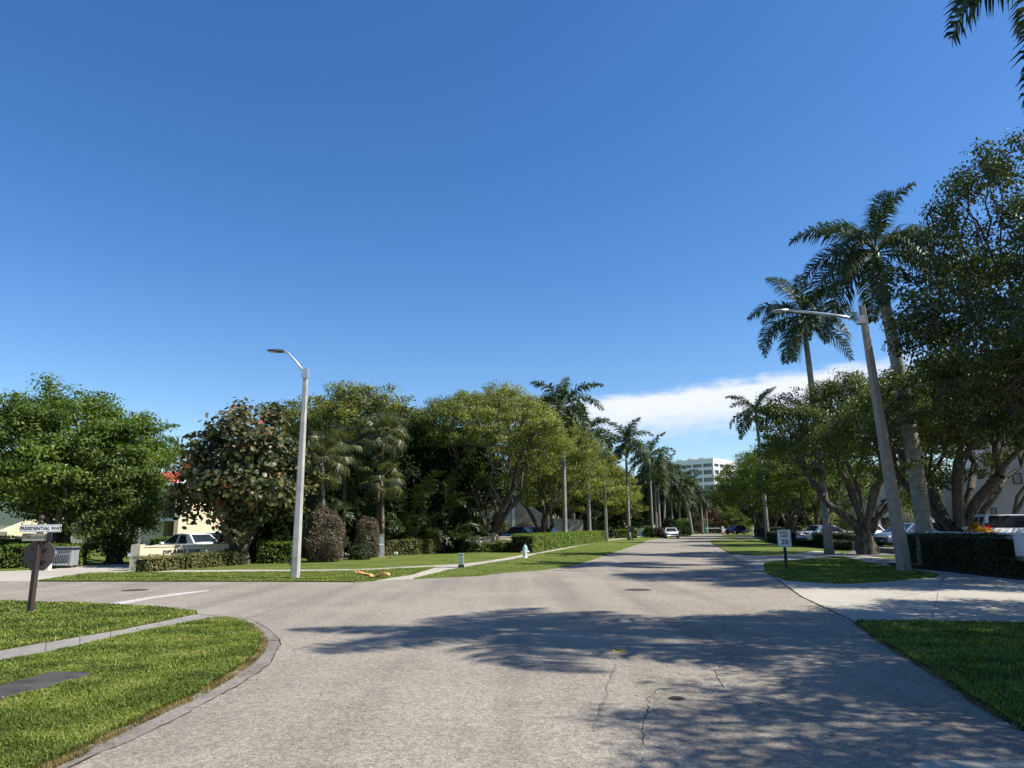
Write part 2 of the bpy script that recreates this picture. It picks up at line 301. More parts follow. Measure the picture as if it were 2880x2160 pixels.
class MB:
    def __init__(s): s.v = []; s.f = []
    def add(s, vs, fs):
        n = len(s.v); s.v += [tuple(v) for v in vs]; s.f += [tuple(i + n for i in f) for f in fs]; return s
    def box(s, c, d, rz=0.0, taper=1.0, M=None):
        cx, cy, cz = c; hx, hy, hz = d[0] / 2, d[1] / 2, d[2] / 2; vs = []
        for z, k in ((-hz, 1), (hz, taper)):
            for x, y in ((-hx, -hy), (hx, -hy), (hx, hy), (-hx, hy)):
                x *= k; y *= k
                v = Vector((x * math.cos(rz) - y * math.sin(rz) + cx, x * math.sin(rz) + y * math.cos(rz) + cy, z + cz))
                vs.append(M @ v if M else v)
        return s.add(vs, [(3, 2, 1, 0), (4, 5, 6, 7), (0, 1, 5, 4), (1, 2, 6, 5), (2, 3, 7, 6), (3, 0, 4, 7)])
    def prism(s, pts, z0, z1):
        n = len(pts); a = sum(pts[i][0] * pts[(i + 1) % n][1] - pts[(i + 1) % n][0] * pts[i][1] for i in range(n))
        if a < 0: pts = pts[::-1]
        return s.add([(x, y, z0) for x, y in pts] + [(x, y, z1) for x, y in pts],
                     [tuple(range(n))[::-1], tuple(range(n, 2 * n))] + [(i, (i + 1) % n, n + (i + 1) % n, n + i) for i in range(n)])
    def extr(s, pts3, d):                 # planar outline of 3-D points pushed along d
        n = len(pts3); d = Vector(d)
        return s.add([Vector(p) for p in pts3] + [Vector(p) + d for p in pts3],
                     [tuple(range(n))[::-1], tuple(range(n, 2 * n))] + [(i, (i + 1) % n, n + (i + 1) % n, n + i) for i in range(n)])
    def tube(s, pts, rs, n=8, caps=True):
        pts = [Vector(p) for p in pts]; rs = rs if hasattr(rs, '__len__') else [rs] * len(pts); vs = []; up = None
        for i, p in enumerate(pts):
            t = (pts[min(i + 1, len(pts) - 1)] - pts[max(i - 1, 0)]).normalized()
            if up is None: up = Vector((0, 0, 1)) if abs(t.z) < 0.9 else Vector((1, 0, 0))
            a = t.cross(up).normalized(); b = a.cross(t).normalized(); up = b
            for k in range(n):
                th = 2 * math.pi * k / n; vs.append(p + (a * math.cos(th) + b * math.sin(th)) * rs[i])
        fs = [(i * n + k, i * n + (k + 1) % n, (i + 1) * n + (k + 1) % n, (i + 1) * n + k) for i in range(len(pts) - 1) for k in range(n)]
        if caps: fs += [tuple(range(n))[::-1], tuple(range((len(pts) - 1) * n, len(pts) * n))]
        return s.add(vs, fs)
    def lathe(s, prof, n=12, c=(0, 0, 0)):
        vs = []
        for r, z in prof:
            for k in range(n): vs.append((c[0] + r * math.cos(2 * math.pi * k / n), c[1] + r * math.sin(2 * math.pi * k / n), c[2] + z))
        m_ = len(prof); fs = [(i * n + k, i * n + (k + 1) % n, (i + 1) * n + (k + 1) % n, (i + 1) * n + k) for i in range(m_ - 1) for k in range(n)]
        fs += [tuple(range(n))[::-1], tuple(range((m_ - 1) * n, m_ * n))]
        return s.add(vs, fs)
    def mesh(s, name, m, smooth=False):
        me = bpy.data.meshes.new(name); me.from_pydata([tuple(v) for v in s.v], [], s.f); me.materials.append(MATS[m])
        if smooth: me.polygons.foreach_set('use_smooth', [True] * len(me.polygons))
        me.update(); return me
    def build(s, name, m, parent=None, smooth=False, loc=None, bevel=0.0):
        o = link(name, s.mesh(name, m, smooth), parent, loc)
        if bevel:
            b = o.modifiers.new('bevel', 'BEVEL'); b.width = bevel; b.segments = 2; b.limit_method = 'ANGLE'
        return o
def copy_tree(o, parent=None, name=None):
    c = o.copy(); COL.objects.link(c)
    if parent is not None: c.parent = parent
    for ch in list(o.children): copy_tree(ch, c)
    return c
def sheet(name, pts, z, m, thick=0.03, parent=None, kind='structure'):
    o = MB().prism(pts, z - thick, z).build(name, m, parent)
    if kind and parent is None: o['kind'] = kind
    return o
def text_mesh(s, size, depth=0.003, sx=1.0, align='CENTER', space=1.0):
    c = bpy.data.curves.new('t', 'FONT'); c.body = s; c.size = size; c.extrude = depth; c.align_x = align; c.align_y = 'CENTER'; c.resolution_u = 2; c.space_character = space; c.offset = size * 0.012
    o = bpy.data.objects.new('t', c); COL.objects.link(o); dg = bpy.context.evaluated_depsgraph_get(); dg.update()
    me = bpy.data.meshes.new_from_object(o.evaluated_get(dg)); bpy.data.objects.remove(o); bpy.data.curves.remove(c)
    if sx != 1: me.transform(Matrix.Diagonal((sx, 1, 1, 1)))
    return me
FACE = Matrix.Rotation(math.pi / 2, 4, 'X')          # text lying in XZ, read from -Y
# ------------------------------------------------------------ ground, roads, pavements
g = MB().add([(-900, -60, -0.03), (900, -60, -0.03), (900, 1500, -0.03), (-900, 1500, -0.03)], [(0, 1, 2, 3)]).build('ground', 'turf'); g['kind'] = 'structure'
def GP(*pp): return [G(*p) for p in pp]
def ext(a, b, t):                          # carry the line a-b on past b
    return (b[0] + (b[0] - a[0]) * t, b[1] + (b[1] - a[1]) * t)
edgeR = GP((2880, 2056), (2742, 1971), (2615, 1886), (2479, 1806), (2407, 1750.5), (2255, 1679), (2168, 1617), (2104, 1583), (2057, 1559), (2021, 1538), (2001, 1527), (1990, 1519))
edgeL = GP((1905, 1510), (1869, 1513.5), (1823, 1519), (1800, 1529), (1730, 1553), (1657, 1578), (1603, 1593), (1531, 1603.5), (1422, 1611), (1350, 1620), (1163, 1629), (1085, 1631.6), (1046, 1634), (1000, 1637), (105, 1636), (-300, 1636))
p0 = edgeR[0]; q = ext(edgeR[2], p0, 3.0)
road = [(-90, -14), (-90, edgeL[-1][1]), edgeL[-1]][::1]
poly = [(-90.0, -14.0), (q[0], -14.0), q] + edgeR + [(48.0, 108.0), (60.0, 150.0), (28.0, 146.0), (23.5, 120.0)] + edgeL + [(-90.0, edgeL[-1][1])]
sheet('road', poly, 0.0, 'asphalt', 0.02)

# lawns (raised a few centimetres, blades later where near)
LAWN = {}
def lawn(key, pts, z=0.035):
    LAWN[key] = pts
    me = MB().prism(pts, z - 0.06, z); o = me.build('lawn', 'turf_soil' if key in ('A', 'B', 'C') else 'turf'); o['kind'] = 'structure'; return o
A_top = GP((0, 1694), (278, 1702), (448, 1712), (547, 1724), (556, 1729))
A_bot = GP((547, 1732), (348, 1774), (149, 1809), (0, 1836))
lawn('A', [ext(A_top[1], A_top[0], 1.0)] + A_top + A_bot + [ext(A_bot[2], A_bot[3], 1.2)])
B_top = GP((0, 1868), (99, 1851), (298, 1806), (477, 1767), (604, 1742))
B_edge = GP((641, 1742), (696, 1759), (726, 1789), (733, 1809), (721, 1839), (686, 1871), (622, 1913), (537, 1963), (423, 2013), (298, 2072), (199, 2127), (124, 2160))
b_end = ext(B_edge[-3], B_edge[-1], 1.2)
lawn('B', [ext(B_top[1], B_top[0], 3.0)] + B_top + B_edge + [b_end, (b_end[0] - 6, b_end[1])])
C_edge = GP((2407, 1750.5), (2479, 1806), (2615, 1886), (2742, 1971), (2880, 2056))
C_top = GP((2407, 1750.5), (2600, 1752), (2880, 1757))
ce = ext(C_edge[2], C_edge[4], 1.2)
lawn('C', [C_top[0]] + C_edge[1:] + [ce, (ce[0] + 11, ce[1]), (C_top[2][0] + 6, C_top[2][1])] + C_top[:0:-1])
# far side strips
lawn('D', GP((105, 1635), (845, 1637), (1000, 1638), (1054, 1634.5), (1092, 1627.5), (1161, 1618), (1227, 1597), (1218, 1595), (1154, 1599), (1000, 1607), (850, 1610), (500, 1611.5), (249, 1613)))
E_low = GP((1163, 1629), (1350, 1620), (1422, 1611), (1531, 1603.5), (1603, 1593), (1657, 1578), (1730, 1553), (1800, 1529), (1823, 1519), (1869, 1513.5))
E_up = GP((1800, 1511), (1712, 1521), (1640, 1534), (1597, 1543.5), (1510, 1560), (1467, 1570), (1423, 1578), (1380, 1584), (1306, 1597), (1261, 1604.5), (1212, 1617))
lawn('E', E_low + E_up)
F_front = GP((369, 1606), (700, 1604.5), (1000, 1603), (1154, 1594.5), (1292, 1587.6), (1380, 1578), (1467, 1561.6), (1510, 1556), (1640, 1531), (1712, 1518), (1800, 1508.5))
lawn('F', F_front + [(26, 130), (-70, 130), (-70, 42), G(242, 1572), G(366, 1589)], 0.034)
lawn('L', GP((0, 1606), (136, 1602), (136, 1597), (0, 1597)) + [(-60, 33), (-60, 28)], 0.033)
# right side: one paved apron with grass islands on it
conc = MB().prism(GP((2057, 1559), (2104, 1583), (2168, 1617), (2255, 1679), (2407, 1750.5), (2880, 1757)) + [(40, 12.5), (40, 21), G(2880, 1622), G(2734, 1613), G(2563, 1578), G(2506, 1572), G(2409, 1560), G(2304, 1549.5), G(2200, 1546)], -0.02, 0.006).build('driveway_apron', 'concrete'); conc['kind'] = 'structure'
lane = MB().prism(GP((2372, 1563), (2530, 1563), (2530, 1545), (2404, 1546)) + [], -0.02, 0.012).build('parking_lane', 'asphalt_drive'); lane['kind'] = 'structure'
lawn('R2', GP((2168, 1617.5), (2150, 1609), (2150, 1584), (2250, 1575), (2372, 1565.5), (2421, 1581), (2506, 1595), (2620, 1614), (2640, 1619), (2626, 1625), (2535, 1632), (2478, 1638), (2364, 1643), (2250, 1637), (2213, 1634)))
lawn('R3', GP((2001, 1527), (2021, 1538), (2057, 1559), (2130, 1563), (2200, 1563), (2250, 1556), (2290, 1550), (2180, 1532), (2133, 1522), (2113, 1520), (2059, 1524.7)))
lawn('R4', GP((2016, 1509), (2059, 1513), (2124, 1504), (2105, 1501), (2060, 1502)))
lawn('R5', GP((2461, 1532), (2530, 1532), (2530, 1503), (2461, 1503)))
lot = MB().prism([G(2250, 1518), G(2600, 1518), (70, 50), (90, 120), (40, 120)], -0.02, 0.008).build('parking_lot', 'asphalt_drive'); lot['kind'] = 'structure'
# left driveway and car park behind the wall
dr = MB().prism(GP((105, 1635.5), (249, 1613), (369, 1606.5), (366, 1585), (242, 1591), (136, 1602), (0, 1607)) + [(-60, 29), (-60, 23.2)], -0.02, 0.008).build('driveway_left', 'concrete'); dr['kind'] = 'structure'

# paving slabs along a path: every slab its own block with an open joint
def slabs(name, left, right, n, z, mt, gap=0.012, label=None):
    """left / right: matching edge polylines"""
    base = empty(name, (0, 0, 0)); base['kind'] = 'structure'
    bed = []
    def along(pl, t):
        ds = [0]
        for a, b in zip(pl[:-1], pl[1:]): ds.append(ds[-1] + math.dist(a, b))
        s = t * ds[-1]
        for i in range(len(pl) - 1):
            if s <= ds[i + 1] or i == len(pl) - 2:
                k = (s - ds[i]) / max(1e-6, ds[i + 1] - ds[i]); a, b = pl[i], pl[i + 1]
                return (a[0] + (b[0] - a[0]) * k, a[1] + (b[1] - a[1]) * k)
    rng = random.Random(len(left) * 7 + n); tot = sum(math.dist(a, b) for a, b in zip(left[:-1], left[1:])); gg = gap / tot
    MB().prism([along(left, i / n) for i in range(n + 1)] + [along(right, i / n) for i in range(n, -1, -1)], z - 0.06, z - 0.02).build('bed', 'gutter', base)
    for i in range(n):
        t0, t1 = i / n + gg / 2, (i + 1) / n - gg / 2
        dz = rng.uniform(-0.004, 0.004)
        MB().prism([along(left, t0), along(left, t1), along(right, t1), along(right, t0)], z - 0.05, z + dz).build('slab', mt, base)
    return base
near_up = [ext(A_bot[2], A_bot[3], 1.2)] + A_bot[::-1]
near_lo = [ext(B_top[1], B_top[0], 3.0)] + B_top
slabs('sidewalk', near_up, near_lo, 9, 0.03, 'concrete_old')
slabs('footpath', GP((369, 1606.3), (700, 1604.7), (1000, 1603.2), (1154, 1595)), GP((369, 1611.5), (500, 1611), (1000, 1606.6), (1218, 1595.5)), 12, 0.03, 'concrete')
slabs('footpath', GP((1154, 1595), (1292, 1588)), GP((1232, 1597), (1306, 1596.5)), 2, 0.031, 'concrete')
slabs('footpath', GP((1218, 1598), (1161, 1618.5), (1092, 1628), (1056, 1635)), GP((1300, 1597), (1261, 1604.5), (1212, 1617), (1155, 1630)), 5, 0.02, 'concrete')
slabs('footpath', GP((1292, 1588), (1380, 1578.3), (1467, 1562), (1510, 1556.3), (1640, 1531.3), (1712, 1518.4), (1800, 1508.8)), GP((1306, 1596.5), (1380, 1583.6), (1467, 1569.6), (1510, 1559.6), (1640, 1533.6), (1712, 1520.6), (1800, 1511.0)), 34, 0.03, 'concrete')
slabs('footpath', GP((2200, 1546), (2250, 1553), (2372, 1562), (2506, 1574), (2577, 1586), (2680, 1603)), GP((2180, 1550), (2250, 1562), (2372, 1565), (2506, 1594), (2577, 1606), (2700, 1628)), 9, 0.012, 'concrete')
# left corner gutter and its long crack
gu = GP((547, 1727), (636, 1734), (706, 1744), (746, 1764), (786, 1799), (788, 1814), (771, 1844), (761, 1866), (721, 1896), (671, 1928), (597, 1968), (497, 2023), (373, 2082), (249, 2132), (199, 2160))
gi = GP((556, 1731), (604, 1741), (650, 1744), (696, 1759), (726, 1789), (733, 1809), (721, 1839), (686, 1871), (622, 1913), (537, 1963), (423, 2013), (298, 2072), (199, 2127), (124, 2160))
gue = ext(gu[-2], gu[-1], 2.0); gie = ext(gi[-2], gi[-1], 2.0)
sheet('gutter', gu + [gue, gie] + gi[::-1], 0.006, 'gutter', 0.02)
def crack(name, pts, w, jit=0.02, step=0.12, seed=1, z=0.004, m='crack'):
    rng = random.Random(seed); P2 = []
    for a, b in zip(pts[:-1], pts[1:]):
        n = max(1, int(math.dist(a, b) / step))
        for i in range(n):
            k = i / n; P2.append(Vector((a[0] + (b[0] - a[0]) * k + rng.uniform(-jit, jit), a[1] + (b[1] - a[1]) * k + rng.uniform(-jit, jit), z)))
    P2.append(Vector((*pts[-1], z))); vs = []
    for i, p in enumerate(P2):
        t = (P2[min(i + 1, len(P2) - 1)] - P2[max(i - 1, 0)]).normalized(); nn = Vector((-t.y, t.x, 0)); ww = w * rng.uniform(0.3, 1.3) / 2
        vs += [p + nn * ww, p - nn * ww]
    fs = [(2 * i, 2 * i + 1, 2 * i + 3, 2 * i + 2) for i in range(len(P2) - 1)]
    o = MB().add(vs, fs).build(name, m); o['kind'] = 'structure'; return o
crack('gutter_crack', gu + [gue], 0.015, 0.012, seed=3, z=0.0085)
crack('gutter_crack', GP((733, 1801), (786, 1803)), 0.035, 0.004, seed=4, z=0.0085)
def zR(x, y): return G(1000 + x / 1.1766, 1640 + y / 1.1766)
for i, pts in enumerate([[(1050, 348), (1000, 352), (968, 385), (965, 440), (955, 470), (950, 540)], [(1268, 232), (1230, 250), (1195, 290), (1200, 325), (1222, 350)],
                         [(1215, 110), (1218, 155)], [(1165, 165), (1185, 190), (1240, 215)]]):
    crack('road_crack', [zR(*p) for p in pts], 0.0075, 0.02, 0.09, seed=20 + i)
crack('road_seam', GP((2168, 1617), (2255, 1679), (2407, 1750)), 0.045, 0.006, seed=9, z=0.009)
crack('road_seam', [zR(1655, 130), zR(1740, 195), zR(1900, 290), zR(2050, 390), zR(2212, 490)], 0.05, 0.015, seed=10, z=0.005)
crack('road_seam', [zR(860, 270), zR(830, 360), zR(790, 490)], 0.03, 0.02, 0.2, seed=11, m='gutter')
crack('road_seam', GP((820, 1830), (905, 1808)), 0.03, 0.02, 0.2, seed=12, m='gutter')
crack('apron_joint', GP((2330, 1714), (2640, 1660), (2880, 1638)), .012, .001, .5, seed=31, z=.0085)
crack('apron_joint', GP((2215, 1650), (2560, 1640)), .012, .001, .5, seed=32, z=.0085)
crack('apron_joint', GP((2620, 1753), (2640, 1660), (2655, 1622)), .012, .001, .5, seed=33, z=.0085)
o = sheet('stop_line', GP((281, 1702), (400, 1683), (500, 1668.5), (587, 1659.5), (587, 1661.5), (517, 1671.5), (430, 1683), (318, 1704)), 0.004, 'road_paint', 0.003)
# concrete lid sunk in the lawn
lid = MB().prism([(a, b) for a, b in GP((-40, 1950), (0, 1943), (149, 1904), (229, 1905), (264, 1911), (149, 1943), (0, 1983), (-60, 2000))], 0.0, 0.062).build('concrete_lid', 'lid_stone', bevel=0.008)
tag(lid, 'dark weathered concrete lid sunk in the near corner lawn', 'utility cover')
sheet('drain_kerb', GP((2564, 2160), (2640, 2151), (2900, 2152)) + [(6.5, 3.9), (2.8, 3.9)], 0.03, 'concrete', 0.05)
# iron covers
def cover(px, py, r, label, sx=1.0, rw=.05):
    x, y = G(px, py); e = empty('manhole_cover', (x, y, 0)); tag(e, label, 'manhole cover')
    MB().lathe([(r + rw, 0.001), (r + rw, 0.006), (r + 0.012, 0.008), (r + 0.012, 0.004)], 28).build('rim', 'iron', e)
    b = MB().lathe([(r, 0.001), (r, 0.009)], 28)
    for i in range(-3, 4):
        for j in range(-3, 4):
            if math.hypot(i, j) * r / 3.6 < r * 0.9: b.box((i * r / 3.8, j * r / 3.8, 0.0105), (r / 8, r / 8, 0.004))
    b.build('lid', 'iron', e); return e
cover(1794.7, 1659, 0.30, 'round iron manhole cover in the middle of the long road')
cover(380, 1660, 0.30, 'round iron manhole cover in the side street beside the white stop line')
e = cover(1903, 1965, 0.062, 'small iron valve cap in the road near the dappled shade', rw=.016)
x, y = G(1738, 1831); e = empty('valve_box', (x, y, 0), 0.1); tag(e, 'small yellow painted valve box in the road under the palm shadow', 'valve box')
b = MB()
for dx, dy, sx_, sy_ in ((0, .07, .17, .03), (0, -.07, .17, .03), (.07, 0, .03, .11), (-.07, 0, .03, .11)): b.box((dx, dy, .006), (sx_, sy_, .012))
b.build('frame', 'yellow_paint', e); MB().box((0, 0, 0.004), (0.11, 0.11, 0.008)).build('lid', 'iron', e)

# ------------------------------------------------------------ vegetation builders
def leaves(C, rng, size, up=0.4, dirs=None, aspect=0.55, fold=0.12, hexa=False, nrm=None, scat=0.55):
    """one folded blade per centre; C (n,3)"""
    n = len(C); d = rng.normal(size=(n, 3)) if dirs is None else dirs + rng.normal(size=(n, 3)) * 0.55
    d[:, 2] -= 0.15; d /= np.linalg.norm(d, axis=1, keepdims=True) + 1e-9
    nn = rng.normal(size=(n, 3)); nn[:, 2] += up * 3
    if nrm is not None: nn = nrm + rng.normal(size=(n, 3)) * scat; d = rng.normal(size=(n, 3)); d[:, 2] -= .35; d -= nn * (d * nn).sum(1, keepdims=True) / ((nn * nn).sum(1, keepdims=True) + 1e-9); d /= np.linalg.norm(d, axis=1, keepdims=True) + 1e-9
    s = np.cross(d, nn); s /= np.linalg.norm(s, axis=1, keepdims=True) + 1e-9
    nn = np.cross(s, d); sz = (size * rng.uniform(0.65, 1.3, n))[:, None]
    L = d * sz; W = s * sz * aspect * 0.5; U = nn * sz * fold
    if hexa:
        V = np.stack([C - L * .5, C - L * .25 + W * .9 + U * .5, C + L * .25 + W * .9 + U * .5, C + L * .5, C + L * .25 - W * .9 + U * .5, C - L * .25 - W * .9 + U * .5], 1)
        i = np.arange(n)[:, None] * 6; return V.reshape(-1, 3), np.concatenate([i + np.array([[0, 1, 2, 3]]), i + np.array([[0, 3, 4, 5]])])
    V = np.stack([C - L * .5, C + W + U, C + L * .5, C - W + U], 1)
    return V.reshape(-1, 3), np.arange(4 * n).reshape(n, 4)
def tubes(A, B, ra, rb, sides=5):
    A = np.asarray(A, float); B = np.asarray(B, float); n = len(A); d = B - A; L = np.linalg.norm(d, axis=1, keepdims=True) + 1e-9; d /= L
    ref = np.tile([0.0, 0, 1.0], (n, 1)); ref[np.abs(d[:, 2]) > 0.9] = [1, 0, 0]
    u = np.cross(d, ref); u /= np.linalg.norm(u, axis=1, keepdims=True); v = np.cross(d, u)
    V = np.zeros((n, 2, sides, 3))
    for k in range(sides):
        a = 2 * math.pi * k / sides; o = u * math.cos(a) + v * math.sin(a)
        V[:, 0, k] = A + o * np.asarray(ra)[:, None]; V[:, 1, k] = B + o * np.asarray(rb)[:, None]
    base = np.arange(n)[:, None] * 2 * sides; Q = []
    for k in range(sides):
        k2 = (k + 1) % sides; Q.append(base + np.array([[k, k2, sides + k2, sides + k]]))
    return V.reshape(-1, 3), np.concatenate(Q)
def crown_tips(rng, n, Rr, H, zc, cb, lump=0.16, inner=0.25, flat=1.0, dome=False):
    ph = rng.uniform(0, 6.28, 8); T = []
    while len(T) < n:
        d = rng.normal(size=3); d /= np.linalg.norm(d)
        if d[2] < -0.35 and rng.random() < 0.55: continue
        if dome and d[2] < -0.02 and rng.random() < 0.75: continue
        a = math.atan2(d[1], d[0])
        k = 1 + lump * (math.sin(3 * a + ph[0]) * .6 + math.sin(5 * a + ph[1] + 3 * d[2]) * .5 + math.sin(4 * d[2] * 2 + ph[2] + 2 * a) * .6)
        k *= rng.uniform(0.90 if dome else 0.80, 1.03) if rng.random() > inner else rng.uniform(0.35, 0.8)
        h = (H - zc) if d[2] > 0 else (zc - cb)
        T.append((d[0] * Rr * k, d[1] * Rr * k, zc + d[2] * h * k * (flat if d[2] > 0 else 1)))
    T = np.array(T); T[:, 2] = np.maximum(T[:, 2], cb * 0.9); return T
def grow(rng, tips, fork, rt=0.018, pw=0.5, lerp=0.42, jit=0.10, mains=6, base_r=0.3, gnarl=0.08):
    """limbs by repeated splitting of the crown tips; returns segment arrays"""
    A, B, ra, rb = [], [], [], []
    def seg(a, b, r0, r1):
        L = np.linalg.norm(b - a)
        m = (a + b) / 2 + rng.normal(size=3) * L * gnarl
        A.extend([a, m]); B.extend([m, b]); ra.extend([r0, (r0 + r1) / 2]); rb.extend([(r0 + r1) / 2, r1])
    def kmeans(Pn, k):
        c = Pn[rng.choice(len(Pn), k, replace=False)].copy()
        for _ in range(4):
            l = np.argmin(((Pn[:, None] - c[None]) ** 2).sum(2), 1)
            for j in range(k):
                if (l == j).any(): c[j] = Pn[l == j].mean(0)
        return l
    f = np.array(fork, float); l = kmeans(tips, mains); st = []
    for j in range(mains):
        Pn = tips[l == j]
        if not len(Pn): continue
        r = rt * len(Pn) ** pw * 1.25; c = Pn.mean(0); a = math.atan2(c[1] - f[1], c[0] - f[0])
        off = np.array([math.cos(a), math.sin(a), 0]) * base_r
        g0 = np.array([f[0], f[1], -0.1]) + off * 1.5; g1 = f + off * 0.75 + rng.normal(size=3) * 0.05
        seg(g0, g1, r * 1.25, r * 1.05); 
        for _k in range(3):
            aa = a + rng.normal() * .5; of2 = np.array([math.cos(aa), math.sin(aa), 0]) * base_r * rng.uniform(1.0, 1.9); ctip = g1 + (c - g1) * rng.uniform(.02, .16) + rng.normal(size=3) * .07
            mid = np.array([f[0], f[1], fork * .55]) + of2 * .62 if False else (np.array([f[0], f[1], f[2] * .5]) + of2 * .6); seg(np.array([f[0], f[1], -0.1]) + of2, mid, r * .62, r * .5); seg(mid, ctip, r * .5, r * .32)
        st.append((g1, Pn, r))
    while st:
        s, Pn, r = st.pop()
        if len(Pn) == 1: seg(s, Pn[0], r, 0.006); continue
        c = Pn.mean(0); nd = s + (c - s) * lerp; nd[2] = s[2] + (c[2] - s[2]) * (lerp + 0.04); nd += rng.normal(size=3) * jit * np.linalg.norm(c - s)
        k = 2 if len(Pn) < 5 or rng.random() < .6 else 3; l = kmeans(Pn, min(k, len(Pn)))
        ch = [Pn[l == j] for j in range(k) if (l == j).any()]
        seg(s, nd, r, r * 0.9)
        if len(ch) == 1:
            h = len(Pn) // 2; ch = [Pn[:h], Pn[h:]]
        for q_ in ch: st.append((nd, q_, rt * len(q_) ** pw))
    return map(np.array, (A, B, ra, rb))
def tree_meshes(seed, H, Rr, cb, ntips, per, lsize, leaf='leaf_ficus', bark='bark', fork=1.2, mains=6, rt=0.018, cl=0.42, zc=None, lump=0.16, inner=0.25, base_r=0.22, aspect=0.55, hexa=False, up=0.4, flatcl=0.6, drop=0.0, trim=None, dome=False):
    rng = np.random.default_rng(seed); zc = zc if zc is not None else cb + (H - cb) * 0.38
    tips = crown_tips(rng, ntips, Rr, H, zc, cb, lump, inner, dome=dome)
    if trim is not None: tips = tips[trim(tips)]
    A, B, ra, rb = grow(rng, tips, (0, 0, fork), rt=rt, mains=mains, base_r=base_r)
    V, Q = tubes(A, B, ra, rb, 6); tr = np_mesh('trunk', V, Q, mats=(bark,), smooth=True)
    keep = tips[rng.random(len(tips)) >= drop]
    c = np.repeat(keep, per, 0); o = np.clip(rng.normal(size=c.shape), -1.7, 1.7) * cl * 0.55; o[:, 2] *= flatcl
    # leaves also along the last part of each twig
    ax = np.array([0, 0, zc]); back = (ax - c); back /= np.linalg.norm(back, axis=1, keepdims=True) + 1e-6
    c = c + back * (rng.random((len(c), 1)) ** 2) * cl * 1.6 + o
    ou = o / (np.linalg.norm(o, axis=1, keepdims=True) + 1e-6); ob = c - ax; ob /= np.linalg.norm(ob, axis=1, keepdims=True) + 1e-6
    V, Q = leaves(c, rng, lsize, aspect=aspect, hexa=hexa, nrm=ou * .45 + ob * .45 + np.array([0, 0, .45]), scat=.5)
    return tr, np_mesh('crown', V, Q, mats=(leaf,))
def put_tree(meshes, x, y, label, group=None, rz=0.0, s=1.0, name='ficus_tree', cat='tree', sz=None):
    e = empty(name, (x, y, 0), rz); e.scale = (s, s, sz or s); tag(e, label, cat, group)
    link('trunk', meshes[0], e); link('crown', meshes[1], e); return e

# palms ------------------------------------------------------
def frond_mesh(seed, el0, droop, L=3.4, nl=105, ll=0.90, lw=0.052, petiole=0.12, hang=0.80, leaf='leaf_palm', ragged=0.0):
    rng = np.random.default_rng(seed); n = 22; pts = [np.zeros(3)]; ang = R(el0); ds = L / n; tang = []
    for i in range(n):
        a = ang - R(droop) * ((i + 0.5) / n) ** 1.25; t = np.array([math.cos(a), 0, math.sin(a)]); tang.append(t); pts.append(pts[-1] + t * ds)
    pts = np.array(pts); tang.append(tang[-1]); tang = np.array(tang)
    A, B = pts[:-1], pts[1:]; rr = np.linspace(0.042, 0.007, n + 1)
    V1, Q1 = tubes(A, B, rr[:-1], rr[1:], 4)
    Vs, Qs = [V1], [Q1]; cnt = len(V1)
    s = np.repeat(np.linspace(petiole, 0.995, nl), 2); side = np.tile([1, -1], nl); s = np.clip(s + rng.normal(size=len(s)) * .004, petiole, 1)
    if ragged: k = rng.random(len(s)) > ragged; s, side = s[k], side[k]
    idx = s * n; i0 = np.minimum(idx.astype(int), n - 1); fr = (idx - i0)[:, None]; c = pts[i0] * (1 - fr) + pts[i0 + 1] * fr; tg = tang[i0]
    upv = np.cross(tg, np.array([0, 1.0, 0])) * -1; upv = np.where((upv[:, 2:] < 0) & (np.abs(tg[:, :1]) > .2), -upv, upv)
    lenf = np.sin(np.clip((s - petiole) / (1 - petiole), 0, 1) ** 0.75 * math.pi * 0.86 + 0.32) * 0.85 + 0.15; ln = ll * np.clip(lenf, 0.25, 1) * rng.uniform(.85, 1.1, len(s))
    lift = rng.choice([-0.45, 0.05, 0.55], len(s)) + rng.normal(size=len(s)) * .12
    d0 = tg * 0.62 + np.array([0, 1.0, 0]) * side[:, None] * 0.95 + upv * lift[:, None]; d0 /= np.linalg.norm(d0, axis=1, keepdims=True)
    m = c + d0 * ln[:, None] * .5; d1 = d0 + np.array([0, 0, -1.0]) * hang; d1 /= np.linalg.norm(d1, axis=1, keepdims=True); e = m + d1 * ln[:, None] * .5
    wv = np.cross(d0, np.cross(tg, d0)); wv = tg - d0 * (tg * d0).sum(1, keepdims=True); wv /= np.linalg.norm(wv, axis=1, keepdims=True) + 1e-6; wv *= lw / 2
    k = len(c); V2 = np.stack([c - wv * .5, c + wv * .5, m - wv, m + wv, e], 1).reshape(-1, 3); b = np.arange(k)[:, None] * 5 + cnt
    Vs.append(V2); Qs.append(b + np.array([[0, 1, 3, 2]])); T = b + np.array([[2, 3, 4]])
    return np_mesh('frond', np.concatenate(Vs), np.concatenate(Qs), T, mats=(leaf,))
FR = [(78, 60), (62, 75), (48, 90), (32, 100), (15, 95), (-5, 80), (-28, 55)]
ROYAL = [[frond_mesh(100 + i * 3 + k, a + k * 4, d + k * 8) for k in range(2)] for i, (a, d) in enumerate(FR)]
ROYAL_FAR = [frond_mesh(200 + i, a, d, nl=48, lw=0.10) for i, (a, d) in enumerate(FR)]
DEADF = frond_mesh(77, -58, 40, nl=50, lw=.03, hang=1.2, leaf='leaf_dead', ragged=.35)
def palm_trunk(h, r, lean=(0, 0), bulge=0.25, n=14):
    pts, rs = [], []
    for i in range(n + 1):
        t = i / n; pts.append((lean[0] * t * t, lean[1] * t * t, h * t - 0.05)); rs.append(r * (1.35 - 0.35 * min(1, t * 8) if t < .125 else 1) * (1 + bulge * math.sin(math.pi * min(1, t * 1.3)) * .5) * (1 - 0.28 * t))
    return pts, rs
